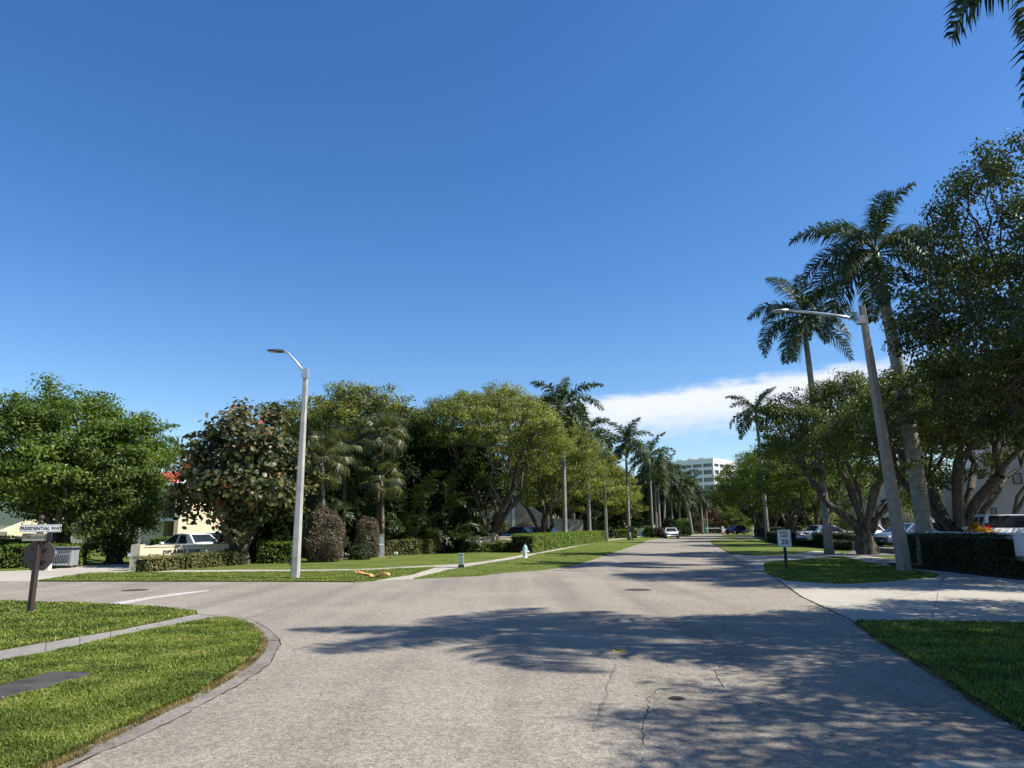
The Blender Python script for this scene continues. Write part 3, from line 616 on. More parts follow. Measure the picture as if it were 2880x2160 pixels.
def royal(x, y, h, label, r=0.20, lean=(0, 0), far=False, seed=1, nf=15, s=1.0, group='royal palms lining the road', el_off=0, spear=True):
    rng = random.Random(seed); e = empty('royal_palm', (x, y, 0)); tag(e, label, 'palm tree', group)
    ht = h - 1.3; pts, rs = palm_trunk(ht, r, lean); b = MB().tube(pts, rs, 14 if not far else 8)
    t = b.build('trunk', 'palm_bark', e, smooth=True)
    top = Vector(pts[-1]); q_ = rs[-1]
    MB().tube([top, top + Vector((0, 0, .15)), top + Vector((0, 0, .8)), top + Vector((0, 0, 1.35))], [q_ * 1.02, q_ * 1.15, q_ * .85, q_ * .45], 10).build('crownshaft', 'crownshaft', e, smooth=True)
    c = top + Vector((0, 0, 1.25))
    if spear: MB().tube([c, c + Vector((.08, 0, 1.2)), c + Vector((.22, .03, 2.1 * s))], [.045, .03, .006], 5).build('spear_leaf', 'spear', e)
    if not far:
        dfm = link('frond', DEADF, e); dfm.location = top + Vector((0, 0, .1)); dfm.rotation_euler = (.1, .05, rng.uniform(2.6, 3.6)); dfm.scale = (.62,) * 3; dfm['label'] = 'dead brown hanging frond'
    order = [0, 1, 1, 2, 2, 3, 3, 3, 4, 4, 4, 5, 5, 5, 6, 6, 2, 3][:nf]; a = rng.uniform(0, 6.28)
    for i, k in enumerate(order):
        a += 2.39996 + rng.uniform(-.2, .2)
        fm = ROYAL_FAR[k] if far else ROYAL[k][rng.randrange(2)]
        f = link('frond', fm, e); f.location = c - Vector((0, 0, 0.06 * k)); f.rotation_euler = (rng.uniform(-.2, .2), rng.uniform(-.08, .08), a); f.scale = (s * rng.uniform(.88, 1.08),) * 3
    return e
def fan_mesh(seed, hang=0.5, rad=0.95, pet=1.0, nseg=34, leaf='leaf_sabal'):
    rng = np.random.default_rng(seed); V, Q, T = [], [], []
    V1, Q1 = tubes([[0, 0, 0], [pet * .55, 0, .06]], [[pet * .55, 0, .06], [pet, 0, 0]], [.022, .016], [.016, .012], 4); V += list(V1); Q += [list(q_) for q_ in Q1]
    for i in range(nseg):
        a = (i / (nseg - 1) - .5) * R(250) + rng.normal() * .03; L = rad * (0.72 + .28 * math.cos(a * .6)) * rng.uniform(.85, 1.08)
        fold = abs(math.sin(a * .5)) * .25; d = np.array([math.cos(a), math.sin(a), .12 + fold]); d /= np.linalg.norm(d)
        w_ = np.array([-math.sin(a), math.cos(a), 0]) * .026; c = np.array([pet, 0, 0]); m = c + d * L * .55; e = m + np.array([math.cos(a) * .55, math.sin(a) * .55, -hang - rng.random() * .5]) * L * .45
        b = len(V); V += [c - w_ * .3, c + w_ * .3, m - w_, m + w_, e]; Q.append([b, b + 1, b + 3, b + 2]); T.append([b + 2, b + 3, b + 4])
    return np_mesh('fan_leaf', V, Q, T, mats=(leaf,))
FANS = [fan_mesh(i, h) for i, h in enumerate((.3, .6, .9))]
def sabal(x, y, h, label, seed=1, n=26, s=1.0, r=0.15, bark='palm_bark', group='cabbage palms in the corner grove'):
    rng = random.Random(seed); e = empty('cabbage_palm', (x, y, 0)); tag(e, label, 'palm tree', group)
    pts, rs = palm_trunk(h, r, (rng.uniform(-.3, .3), 0), 0); MB().tube(pts, rs, 10).build('trunk', bark, e, smooth=True); c = Vector(pts[-1])
    a = 0
    for i in range(n):
        a += 2.39996; el = R(82 - 128 * (i + .5) / n + rng.uniform(-8, 8)); f = link('fan_leaf', FANS[min(2, i * 3 // n)], e)
        f.location = c + Vector((0, 0, .1)); f.rotation_euler = (rng.uniform(-.4, .4), -el, a); f.scale = (s * rng.uniform(.9, 1.15),) * 3
    return e
ARECA = [frond_mesh(300 + i, a, d, L=2.3, nl=34, ll=.55, lw=.045, hang=.35, leaf='leaf_areca') for i, (a, d) in enumerate(((82, 60), (70, 85), (58, 100), (45, 110)))]
def areca(x, y, label, seed=1, n=26, h=2.2, s=1.0, spread=.8, group='clumping palms in the corner grove'):
    rng = random.Random(seed); e = empty('clumping_palm', (x, y, 0)); tag(e, label, 'palm plant', group); b = MB()
    for i in range(n):
        a = rng.uniform(0, 6.28); q_ = spread * rng.random() ** .6; hh = h * rng.uniform(.05, 1.0) ** 1.2; p = Vector((math.cos(a) * q_ * .5, math.sin(a) * q_ * .5, -.05)); t = Vector((math.cos(a) * q_, math.sin(a) * q_, hh))
        b.tube([p, (p + t) / 2 + Vector((0, 0, .1)), t], [.022, .018, .012], 5)
        f = link('frond', ARECA[rng.randrange(4)], e); f.location = t; f.rotation_euler = (rng.uniform(-.3, .3), rng.uniform(-.2, .2), a + rng.uniform(-.9, .9)); f.scale = (s * rng.uniform(.8, 1.15),) * 3
    b.build('stems', 'bark_dark', e); return e
# clipped hedges -------------------------------------------------
def hedge(pts, h, w, label, leaf='leaf_hedge', dens=420, lsize=0.06, group=None, seed=1, z0=0.0, name='hedge', rough=0.05):
    """pts: front edge polyline on the ground; the hedge runs w metres behind it (left of travel = behind)"""
    rng = np.random.default_rng(seed); e = empty(name, (pts[0][0], pts[0][1], 0)); tag(e, label, 'hedge', group); o = np.array([pts[0][0], pts[0][1], 0]); C = []; core = MB(); D = []
    segs = list(zip(pts[:-1], pts[1:]))
    for si, (a, b) in enumerate(segs):
        a, b = np.array([*a, 0.0]), np.array([*b, 0.0]); t = b - a; L = np.linalg.norm(t); t /= L; nrm = np.array([-t[1], t[0], 0.0])
        def surf(area, fu):
            n = int(area * dens); u, v = rng.random(n), rng.random(n); return fu(u[:, None], v[:, None])
        up = np.array([0, 0, 1.0])
        faces = [(L * h, lambda u, v: a + t * L * u + up * h * v, -nrm), (L * h, lambda u, v: a + t * L * u + nrm * w + up * h * v, nrm), (L * w * 1.6, lambda u, v: a + t * L * u + nrm * w * v + up * h, up)]
        if si == 0: faces.append((w * h, lambda u, v: a + nrm * w * u + up * h * v, -t))
        if si == len(segs) - 1: faces.append((w * h, lambda u, v: b + nrm * w * u + up * h * v, t))
        for ar, fu, out in faces:
            if out is nrm: ar *= .35
            c = surf(ar, fu); wob = rough * (np.sin(c[:, :1] * 3.1 + c[:, 2:] * 4 + seed) + np.sin(c[:, 1:2] * 4.3 + seed)); c = c + out * (rng.normal(size=(len(c), 1)) * .035 - .03 + wob * .5)
            C.append(c); D.append(np.tile(out, (len(c), 1)))
        i_ = .11; core.box(tuple(((a + b) / 2 + nrm * w / 2 - o) + up * (h - i_) / 2), (L - 2 * i_ * (len(segs) == 1), w - 2 * i_, h - i_), math.atan2(t[1], t[0]))  # dark core box added inside the hedge to block light
    C = np.concatenate(C) - o; D = np.concatenate(D); C[:, 2] = np.maximum(C[:, 2], 0.03)
    V, Q = leaves(C, rng, lsize, aspect=.6, nrm=D * .6 + np.array([0, 0, .6]), scat=.42); link('foliage', np_mesh('foliage', V, Q, mats=(leaf,)), e); core.build('blocking_core', 'core_black', e); return e
def bush(x, y, rx, ry, h, label, leaf='leaf_hedge_dark', n=6000, lsize=.06, seed=1, group=None, name='shrub', z=0.0, cat='shrub', sh=0.18, stems=9):
    rng = np.random.default_rng(seed); e = empty(name, (x, y, z)); tag(e, label, cat, group)
    d = rng.normal(size=(n, 3)); d[:, 2] = rng.uniform(-1.25, 1.6, n); d /= np.linalg.norm(d, axis=1, keepdims=True); k = 1 - np.abs(rng.normal(size=n)) * sh; k *= 1 + .09 * np.sin(d[:, 0] * 6 + seed) + .08 * np.sin(d[:, 2] * 7 + d[:, 1] * 5)
    C = d * k[:, None] * np.array([rx, ry, h * .56]); C[:, :2] *= (1 + .12 * (d[:, 2:] < 0)); C[:, 2] += h * .46; kp = C[:, 2] > .02; C = C[kp]; d = d[kp]
    V, Q = leaves(C, rng, lsize, nrm=d * .6 + np.array([0, 0, .45]), scat=.45); link('foliage', np_mesh('foliage', V, Q, mats=(leaf,)), e)
    A = rng.normal(size=(stems, 3)) * .07; A[:, 2] = -.03; B = np.stack([rng.normal(size=stems) * rx * .4, rng.normal(size=stems) * ry * .4, rng.uniform(.5, .85, stems) * h], 1)
    V, Q = tubes(A, B, np.full(stems, .028), np.full(stems, .01), 4); link('stems', np_mesh('stems', V, Q, mats=('bark_dark',)), e); return e
# ------------------------------------------------------------ buildings
def wall_poly(name, pts, thick, m, parent=None, back=(0, 1, 0)):
    return MB().extr(pts, Vector(back) * thick).build(name, m, parent)
def window_part(parent, x0, x1, z0, z1, y, frame='white_paint', pane='glass_dark', div=1, depth=.06):
    b = MB(); t = .06
    for c, d in ((((x0 + x1) / 2, y, z0 + t / 2), (x1 - x0, depth, t)), (((x0 + x1) / 2, y, z1 - t / 2), (x1 - x0, depth, t)), ((x0 + t / 2, y, (z0 + z1) / 2), (t, depth, z1 - z0 - 2 * t)), ((x1 - t / 2, y, (z0 + z1) / 2), (t, depth, z1 - z0 - 2 * t))): b.box(c, d)
    for i in range(1, div + 1):
        if div > 0: b.box((x0 + (x1 - x0) * i / (div + 1), y, (z0 + z1) / 2), (t * .7, depth * .8, z1 - z0 - 2 * t))
    w_ = b.build('window', frame, parent); MB().box(((x0 + x1) / 2, y + .01, (z0 + z1) / 2), (x1 - x0 - 2 * t, .012, z1 - z0 - 2 * t)).build('pane', pane, w_); return w_
def tile_roof(parent, x0, x1, y0, z0, y1, z1):
    MB().extr([(x0, y0, z0), (x0, y1, z1), (x0, y1, z1 - .25), (x0, y0, z0 - .12)], (x1 - x0, 0, 0)).build('roof', 'roof_tile', parent)
    n = int((x1 - x0) / .3); rows = 6; A, B, ra = [], [], []
    for i in range(n):
        x = x0 + .15 + i * .3
        for j in range(rows):
            a, b = j / rows, (j + 1.05) / rows; A.append((x, y0 + (y1 - y0) * a, z0 + (z1 - z0) * a + .045)); B.append((x, y0 + (y1 - y0) * b, z0 + (z1 - z0) * b)); ra.append(.11)
    V, Q = tubes(A, B, ra, [r_ * .75 for r_ in ra], 6); o = link('roof_tiles', np_mesh('roof_tiles', V, Q, mats=('roof_tile',), smooth=True), parent); o['kind'] = 'stuff'
# house on the left
hA = empty('house', (0, 0, 0)); tag(hA, 'cream two storey house with red tile roof behind the left trees', 'house')
xl, xr, xc = GX(-560, 60), GX(455, 60), GX(500, 60)
MB().box(((xl + xr) / 2, 66, 2.7), (xr - xl, 12, 5.4)).build('wall', 'stucco_cream', hA)
MB().box(((xr + xc) / 2, 67, 2.7), (xc - xr - .01, 10, 5.39)).build('recessed_wall', 'stucco_cream', hA)
MB().extr([(xc, 59, 0), (xc, 78, 0), (xc, 78, 5.2), (xc, 68, 6.5), (xc, 62, 6.6), (xc, 59, 5.3)], (.35, 0, 0)).build('end_wall', 'stucco_cream', hA)
MB().extr([(xc - .06, 59, 5.3), (xc - .06, 62, 6.6), (xc - .06, 68, 6.5), (xc - .06, 68, 6.62), (xc - .06, 62, 6.73), (xc - .06, 58.9, 5.42)], (.47, 0, 0)).build('coping', 'stucco_white', hA)
MB().box(((xl + xc) / 2, 59.75, 5.36), (xc - xl - .1, .5, .22)).build('fascia', 'white_paint', hA)
tile_roof(hA, xl, xc - .08, 59.55, 5.5, 61.6, 6.5)
MB().box(((xr + xc) / 2, 60.6, 2.45), (xc - xr - .05, 2.6, .22)).build('balcony_slab', 'stucco_white', hA)
b = MB(); 
for i in range(15): b.box((xr + .1 + (xc - xr - .25) * i / 14, 59.5, 3.05), (.03, .03, 1.0))
b.box(((xr + xc) / 2, 59.5, 3.57), (xc - xr - .1, .06, .05)); b.build('balustrade', 'metal_dark', hA)
window_part(hA, xr + .2, xc - .5, 2.7, 4.6, 61.95, pane='glass_dark')
MB().box((xr + .6, 61.96, 1.1), (.95, .06, 2.1)).build('door', 'metal_dark', hA)
for px in (60, 190, 300): x = GX(px, 60); window_part(hA, x, x + 1.3, 3.2, 4.6, 59.96)
for px in (110, 250): x = GX(px, 60); window_part(hA, x, x + 1.2, .8, 2.2, 59.96)
hB = empty('garden_wall', (0, 0, 0)); tag(hB, 'cream stepped garden wall end lit behind the left hedge and street sign', 'wall')
x = GX(34, 46); MB().extr([(x, 44, 0), (x, 50.5, 0), (x, 50.5, 2.7), (x, 47, 2.35), (x, 44, 1.5)], (.3, 0, 0)).build('wall', 'stucco_cream', hB)
x2 = GX(30, 44); MB().box((x2 - 3.4, 44.2, .8), (6.0, .28, 1.6)).build('return_wall', 'stucco_cream', hB)
# house behind the centre hedge
hC = empty('house', (0, 0, 0)); tag(hC, 'house with sloping grey parapet wall behind the two dark blue cars', 'house')
Y = 78; p = lambda px, py: (P(px, py, Y).x, Y, P(px, py, Y).z)
g0 = lambda px: (GX(px, Y), Y, 0.0)
MB().extr([g0(1447), g0(1640), p(1640, 1462), p(1537, 1456), p(1490, 1424), p(1462, 1402), p(1447, 1402)], (0, 8, 0)).build('parapet_wall', 'wall_stained_shaded', hC)  # darker than the cream wall: shade of the trees put into its colour
MB().extr([(a[0], a[1] - .08, a[2]) for a in (p(1537, 1456), p(1490, 1424), p(1462, 1402), p(1462, 1400), p(1490, 1421.5), p(1538, 1454))], (0, .5, 0)).build('coping', 'stucco_white', hC)
MB().extr([(GX(1300, Y), Y + .6, 0), (GX(1442, Y), Y + .6, 0), (p(1442, 1418)[0], Y + .6, p(1442, 1418)[2]), (p(1300, 1418)[0], Y + .6, p(1300, 1418)[2])], (0, 7, 0)).build('wall', 'stucco_cream', hC)
MB().box((GX(1444.5, Y), Y - .15, 2.5), (.3, .5, 5.0)).build('pilaster', 'stucco_white', hC)
tile_roof(hC, GX(1300, Y), GX(1442, Y), Y + .1, p(1442, 1418)[2], Y + 2.2, p(1442, 1403)[2] + .25)
x = GX(1426, Y); window_part(hC, x - .5, x + .4, 2.0, 3.3, Y + .56, pane='lamp_clear')
# white stucco bit seen through the grove
hD = empty('house', (0, 0, 0)); tag(hD, 'pale house wall glimpsed between the grove and the first spreading tree', 'house')
MB().extr([(GX(1280, 62), 62, 0), (GX(1345, 62), 62, 0), (GX(1345, 62), 62, 3.4), (GX(1310, 62), 62, 5.8), (GX(1280, 62), 62, 5.8)], (0, 6, 0)).build('wall', 'stucco_cream', hD)
window_part(hD, GX(1294, 62), GX(1306, 62) + .2, 1.0, 2.2, 61.96)
MB().box((GX(1312, 62), 61.9, 2.9), (.25, .3, 5.8)).build('pilaster', 'stucco_white', hD)
# right houses: their fronts are turned a little away from the sun
class Wall:
    def __init__(w, px, Y, ang): w.o = Vector((GX(px, Y), Y, 0)); w.d = Vector((math.cos(R(ang)), math.sin(R(ang)), 0)); w.n = Vector((w.d.y, -w.d.x, 0))
    def __call__(w, px, py):
        r = ray(px, py); c = Vector((0, 0, CAMH)); t = (w.o - c).dot(w.n) / r.dot(w.n); return c + r * t
    def g(w, px): v = w(px, 1480); return Vector((v.x, v.y, 0))
    def quad(w, x0, y0, x1, y1): a_, b_ = w(x0, y1), w(x1, y0); return [Vector((a_.x, a_.y, a_.z)), Vector((b_.x, b_.y, a_.z)), Vector((b_.x, b_.y, b_.z)), Vector((a_.x, a_.y, b_.z))]
    def window(w, parent, x0, y0, x1, y1, t=.07):
        q = w.quad(x0, y0, x1, y1); h_ = Vector((0, 0, t)); u = w.d * t; k = w.n * .03; f = MB()
        for r_ in ([q[0], q[1], q[1] + h_, q[0] + h_], [q[3] - h_, q[2] - h_, q[2], q[3]], [q[0] + h_, q[0] + h_ + u, q[3] - h_ + u, q[3] - h_], [q[1] + h_ - u, q[1] + h_, q[2] - h_, q[2] - h_ - u]): f.extr([v + k for v in r_], -w.n * .08)
        o = f.build('window', 'metal_dark', parent); MB().extr([q[0] + h_ + u + k * .4, q[1] + h_ - u + k * .4, q[2] - h_ - u + k * .4, q[3] - h_ + u + k * .4], -w.n * .02).build('pane', 'glass_dark', o)
hE = empty('house', (0, 0, 0)); tag(hE, 'large grey stucco house with slanted roofline behind the white parked car', 'house')
w = Wall(2731, 46, -24)
MB().extr([w.g(2731), w.g(3100), w(3100, 1100), w(2960, 1120), w(2741, 1315), w(2731, 1330)], -w.n * 14).build('wall', 'stucco_grey', hE)
v = w.g(2722); MB().box((v.x, v.y + .2, w(2722, 1330).z / 2), (.45, .6, w(2722, 1330).z), R(-24)).build('pilaster', 'stucco_grey', hE)
MB().extr([q_ + w.n * .35 for q_ in (w(2733, 1326), w(2962, 1118), w(3100, 1098), w(3100, 1086), w(2962, 1106), w(2731, 1314))], -w.n * 14.6).build('roof_edge', 'stucco_grey', hE)
for q_ in ((2782, 1384, 2796, 1407), (2789, 1428, 2802, 1450), (2850, 1330, 2872, 1362)): w.window(hE, *q_)
hF = empty('house', (0, 0, 0)); tag(hF, 'grey gabled house with sunlit gable top behind the spreading trees on the right', 'house')
w = Wall(2330, 84, -16)
MB().extr([w.g(2330), w.g(2690), w(2690, 1390), w(2560, 1372), w(2448, 1322), w(2403, 1328), w(2330, 1380)], -w.n * 9).build('wall', 'stucco_grey', hF)
MB().extr([q_ + w.n * .25 for q_ in (w(2404, 1352), w(2446, 1354), w(2446, 1326), w(2412, 1324))], -w.n * .3).build('sunlit_gable_patch', 'stucco_cream', hF)  # lighter patch puts sunlight on the gable top into colour
for q_ in ((2480, 1405, 2504, 1432), (2370, 1405, 2392, 1432), (2540, 1405, 2562, 1432)): w.window(hF, *q_)
hG = empty('garage', (0, 0, 0)); tag(hG, 'low pale garage wall behind the blue parked car', 'garage')
Y = 60; MB().box(((GX(2462, Y) + GX(2640, Y)) / 2, Y + 3, 1.35), (GX(2640, Y) - GX(2462, Y), 6, 2.2)).build('wall', 'stucco_white', hG)
MB().box(((GX(2462, Y) + GX(2640, Y)) / 2, Y + 3, 2.5), (GX(2640, Y) - GX(2462, Y) + .3, 6.3, .12)).build('roof', 'stucco_grey', hG)
x = GX(2500, Y); MB().box((x, Y - .02, 1.2), (.9, .05, 2.0)).build('door', 'metal_dark', hG)
# white tower far down the road
tw = empty('apartment_tower', (0, 0, 0)); tag(tw, 'white apartment tower with dark window bands at the far end of the road', 'apartment building')
Cn = Vector((GX(2017, 260), 260, 0)); Ld = (Vector((GX(1869, 277), 277, 0)) - Cn); Rd = (Vector((GX(2059, 269), 269, 0)) - Cn)
ul, ur = Ld.normalized(), Rd.normalized(); HT = P(2017, 1291, 260).z; st = 2.72; nfl = 8
def tface(o, u, nb, bw, inn, name):
    rz = math.atan2(u.y, u.x); bands = MB()
    for k in range(nfl + 1):
        z = HT - k * st; hh = 1.5 if k == 0 else 1.15
        zt = z if k == 0 else z
        c = o + u * (nb * bw / 2); bands.box((c.x, c.y, zt - hh / 2), (nb * bw, .5, hh), rz)
    for i in range(nb + 1):
        c = o + u * (i * bw); bands.box((c.x, c.y, HT / 2 - .1), (.55, .46, HT - .4), rz)
    bands.build('facade_frame', 'tower_white', tw)
    base = MB().box((0, 0, 0), (bw - .55, .08, 1.6)).mesh('window', 'tower_glass')
    for k in range(nfl):
        for i in range(nb):
            c = o + u * ((i + .5) * bw) + inn * .35; w_ = link('window', base, tw); w_.location = (c.x, c.y, HT - (k + 1) * st + .78 - .02 + .02); w_.rotation_euler = (0, 0, rz)
inn = (ul + ur).normalized()
tface(Cn, ul, 6, 4.4, ur, 'l'); tface(Cn, ur, 4, 4.4, ul, 'r')
o4 = [Cn + ul * .5 + ur * .5, Cn + ul * 26.2 + ur * .5, Cn + ul * 26.2 + ur * 17.4, Cn + ul * .5 + ur * 17.4]
MB().prism([(q.x, q.y) for q in o4], 0, HT - .5).build('core', 'tower_glass', tw)
MB().prism([((Cn + ul * a + ur * b).x, (Cn + ul * a + ur * b).y) for a, b in ((-.3, -.3), (26.6, -.3), (26.6, 17.9), (-.3, 17.9))], HT, HT + .35).build('roof', 'tower_white', tw)
b = MB(); 
for k in range(3): c = Cn + ul * (8 + 5 * k) + ur * 6; MB().box((c.x, c.y, HT + .9), (1.6, 1.6, 1.2)).build('roof_unit', 'stucco_grey', tw)
wg = empty('apartment_wing', (0, 0, 0)); tag(wg, 'low white wing of the far buildings behind the right hand trees', 'apartment building')
x0, x1 = GX(2062, 215), GX(2150, 215); MB().box(((x0 + x1) / 2, 221, 4.2), (x1 - x0, 12, 8.4)).build('wall', 'tower_white', wg)
for k in range(4): window_part(wg, x0 + .8 + k * 2.3, x0 + 2.1 + k * 2.3, 4.6, 6.2, 214.97, div=0)
MB().box(((x0 + x1) / 2, 214.6, 3.1), (x1 - x0 + .6, 1.2, .3)).build('canopy', 'stucco_white', wg)

# low walls ------------------------------------------------------
def low_wall(pts, h, th, m, label, pier=None, group=None):
    e = empty('low_wall', (pts[0][0], pts[0][1], 0)); tag(e, label, 'wall', group); o = Vector((pts[0][0], pts[0][1], 0)); b = MB(); cp = MB()
    for a, c in zip(pts[:-1], pts[1:]):
        L = math.dist(a, c); rz = math.atan2(c[1] - a[1], c[0] - a[0]); m_ = ((a[0] + c[0]) / 2 - o.x, (a[1] + c[1]) / 2 - o.y)
        b.box((m_[0], m_[1], h / 2), (L, th, h), rz); cp.box((m_[0], m_[1], h + .03), (L + .02, th + .06, .06), rz)
    b.build('wall', m, e); cp.build('coping', m, e)
    if pier:
        for q in pier: MB().box((q[0] - o.x, q[1] - o.y, (h + .12) / 2), (th + .16, th + .16, h + .12)).build('pier', m, e)
    return e
dw0, dw1 = G(382, 1605), (GX(670, 34.8), 34.8)
dw = low_wall([dw0, dw1], .93, .22, 'stucco_cream', 'cream low wall carrying the street name in black letters', pier=[dw0])
dd = Vector((dw1[0] - dw0[0], dw1[1] - dw0[1], 0)); L = dd.length; dd.normalize(); rz = math.atan2(dd.y, dd.x); nrm = Vector((dd.y, -dd.x, 0))
me = text_mesh('DIPLOMAT  ROW', .215, .012, 1.0, space=1.12); me.materials.append(MATS['ink'])
t = link('lettering', me, dw); k = 0.385; pos = dd * (L * k) + nrm * .125; t.location = (pos.x, pos.y, .70); t.rotation_euler = (math.pi / 2, 0, rz)
MB().lathe([(.02, -.09), (.09, -.05), (.105, .02), (.07, .09), (.02, .11)], 12, (-.24, -.1, .62)).build('globe_light', 'white_paint', dw, smooth=True)
low_wall([G(1236, 1556), G(1400, 1554), G(1492, 1551)], .98, .22, 'wall_stained_shaded', 'stained grey low wall between the clipped hedge and the hydrant')
low_wall([G(1712, 1511), G(1728, 1513)], 1.05, .3, 'stucco_white', 'small white wall end at the far end of the long bright hedge')
low_wall([G(1793, 1507), G(1815, 1508)], 1.1, .3, 'stucco_white', 'small white wall end near the black sign, beside the white car')
low_wall([G(2386, 1542), G(2441, 1541.5)], 1.12, .25, 'stucco_white', 'pale low wall end with a small wall light beside the fluted tree')
low_wall([G(2280, 1519), G(2386, 1533)], 1.12, .22, 'stucco_white', 'pale low wall running behind the dark clipped hedge, right of the road')
low_wall([(GX(2560, 31.5), 31.5), (GX(2690, 28.0), 28.0), (GX(2820, 24.6), 24.6), (GX(3100, 19.0), 19.0)], 1.30, .22, 'stucco_white', 'pale blue grey low wall at right edge in front of the white parked car')
low_wall([G(2462, 1503), G(2502, 1503)], .45, .25, 'stucco_white', 'white parking kerb wall beyond the sunlit grass on the right')

# ------------------------------------------------------------ hedges
HG = 'clipped hedges along the front walls'
hedge([(GX(410, 28.2), 28.2), (GX(522, 30.2), 30.2)], .62, .7, 'leafy green low hedge at left end of lettered wall', 'leaf_hedge_olive', dens=420, lsize=.075, seed=1)
hedge([(GX(527, 30.3), 30.3), (GX(668, 33.4), 33.4)], .64, .7, 'brownish low clipped hedge in front of lettered wall', 'leaf_hedge_olive', dens=420, lsize=.075, seed=2)
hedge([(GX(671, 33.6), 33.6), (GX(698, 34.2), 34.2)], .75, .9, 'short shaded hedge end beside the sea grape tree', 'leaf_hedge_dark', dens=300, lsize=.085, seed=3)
hedge([(GX(722, 34.6), 34.6), (GX(826, 34.6), 34.6)], 1.02, .9, 'bright green square hedge behind the left lamp post', 'leaf_hedge', dens=330, lsize=.09, seed=4)
hedge(GP((1085, 1565), (1170, 1562), (1240, 1557)), .92, 1.0, 'long clipped hedge between the stone pillar and the grey wall', 'leaf_hedge_olive', dens=420, lsize=.085, seed=5)
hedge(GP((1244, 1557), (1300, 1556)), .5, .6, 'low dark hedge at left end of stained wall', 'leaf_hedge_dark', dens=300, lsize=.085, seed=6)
hedge(GP((1302, 1556), (1407, 1555)), .66, .7, 'dark green low hedge in middle of stained wall', 'leaf_hedge', dens=300, lsize=.085, seed=7)
hedge(GP((1412, 1555.5), (1446, 1554.5)), .78, .7, 'short taller hedge piece left of the hydrant', 'leaf_hedge', dens=300, lsize=.085, seed=8)
hedge(GP((1500, 1556), (1597, 1540), (1701, 1523)), 1.15, 1.5, 'long bright green hedge running behind the hydrant beside the footpath', 'leaf_hedge', dens=300, lsize=.10, seed=9)
hedge(GP((1732, 1514.5), (1793, 1514)), 1.2, 1.2, 'bright green hedge block behind the black sign', 'leaf_hedge', dens=200, lsize=.13, seed=10)
hedge(GP((1822, 1507.5), (1857, 1506.5)), 1.25, 1.2, 'bright green hedge block just left of the white driving car', 'leaf_hedge', dens=150, lsize=.15, seed=11)
hedge([(-25, 27.6), G(0, 1602), G(118, 1600)], 1.05, 1.2, 'shaded clipped hedge behind the street sign at left edge', 'leaf_hedge', dens=330, lsize=.08, seed=12)
hedge(GP((201, 1595), (252, 1590)), 1.0, 1.4, 'square hedge right of the wheeled waste container', 'leaf_hedge', dens=350, lsize=.075, seed=13)
hedge([(-30, 37.5), (GX(62, 36.5), 36.5)], 1.35, .9, 'taller rear hedge strip behind the left hedge', 'leaf_hedge', dens=240, lsize=.09, seed=14)
hedge([(GX(415, 50), 50), (GX(500, 50), 50)], 1.1, 1.0, 'green hedge before the cream house balcony', 'leaf_hedge', dens=240, lsize=.1, seed=15)
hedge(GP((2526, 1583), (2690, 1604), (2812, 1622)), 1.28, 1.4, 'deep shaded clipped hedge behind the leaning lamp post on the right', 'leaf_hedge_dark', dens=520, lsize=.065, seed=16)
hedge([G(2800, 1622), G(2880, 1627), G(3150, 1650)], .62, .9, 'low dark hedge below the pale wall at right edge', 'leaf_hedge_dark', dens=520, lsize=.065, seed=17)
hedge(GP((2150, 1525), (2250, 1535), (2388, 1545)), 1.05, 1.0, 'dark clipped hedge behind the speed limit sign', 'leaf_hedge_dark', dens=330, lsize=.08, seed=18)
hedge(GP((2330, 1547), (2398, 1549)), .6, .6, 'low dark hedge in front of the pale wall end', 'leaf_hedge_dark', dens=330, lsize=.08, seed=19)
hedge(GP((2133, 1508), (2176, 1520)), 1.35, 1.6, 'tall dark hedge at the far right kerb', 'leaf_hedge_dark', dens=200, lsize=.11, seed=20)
MB().prism(GP((2500, 1592), (2530, 1597), (2690, 1612), (2900, 1636), (3100, 1655)) + GP((3100, 1640), (2690, 1600), (2500, 1585)), -.01, .03).build('planting_bed', 'mulch')['kind'] = 'structure'
for i, (pa, pb, Y_) in enumerate(((690, 960, 45.5), (960, 1300, 47.5))):
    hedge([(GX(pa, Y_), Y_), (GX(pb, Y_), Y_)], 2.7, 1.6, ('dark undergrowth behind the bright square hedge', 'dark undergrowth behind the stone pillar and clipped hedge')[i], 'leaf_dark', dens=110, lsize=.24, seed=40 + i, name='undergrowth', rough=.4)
# shrubs
def bsh(px, Y, wpx, toppy, label, **kw):
    x = GX(px, Y); r = wpx / 2 / 2036 * Y; return bush(x, Y, r, kw.pop('ry', r), P(px, toppy, Y).z, label, **kw)
bsh(905, 36.2, 112, 1428, 'large round half dead brown shrub right of the lamp post', leaf='leaf_brown', n=15000, lsize=.095, seed=3, sh=.16)
bsh(1030, 41.5, 74, 1455, 'smaller round brown shrub behind the stone pillar', leaf='leaf_brown', n=9000, lsize=.085, seed=4, sh=.12)
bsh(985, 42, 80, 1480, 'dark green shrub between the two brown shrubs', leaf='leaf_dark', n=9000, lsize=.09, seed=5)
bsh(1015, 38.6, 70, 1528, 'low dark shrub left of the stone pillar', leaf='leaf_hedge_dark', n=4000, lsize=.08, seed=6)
bsh(1405, 74, 40, 1425, 'green red tipped shrub against the cream house wall', leaf='leaf_seagrape', n=2600, lsize=.2, seed=7)
bsh(1480, 73, 100, 1470, 'rust coloured bare shrub behind the dark blue cars', leaf='leaf_rust', n=3500, lsize=.15, seed=8, sh=.3)
bsh(1862, 104, 30, 1484, 'purple flowering shrub beside the white driving car', leaf='leaf_purple', n=2500, lsize=.14, seed=9)
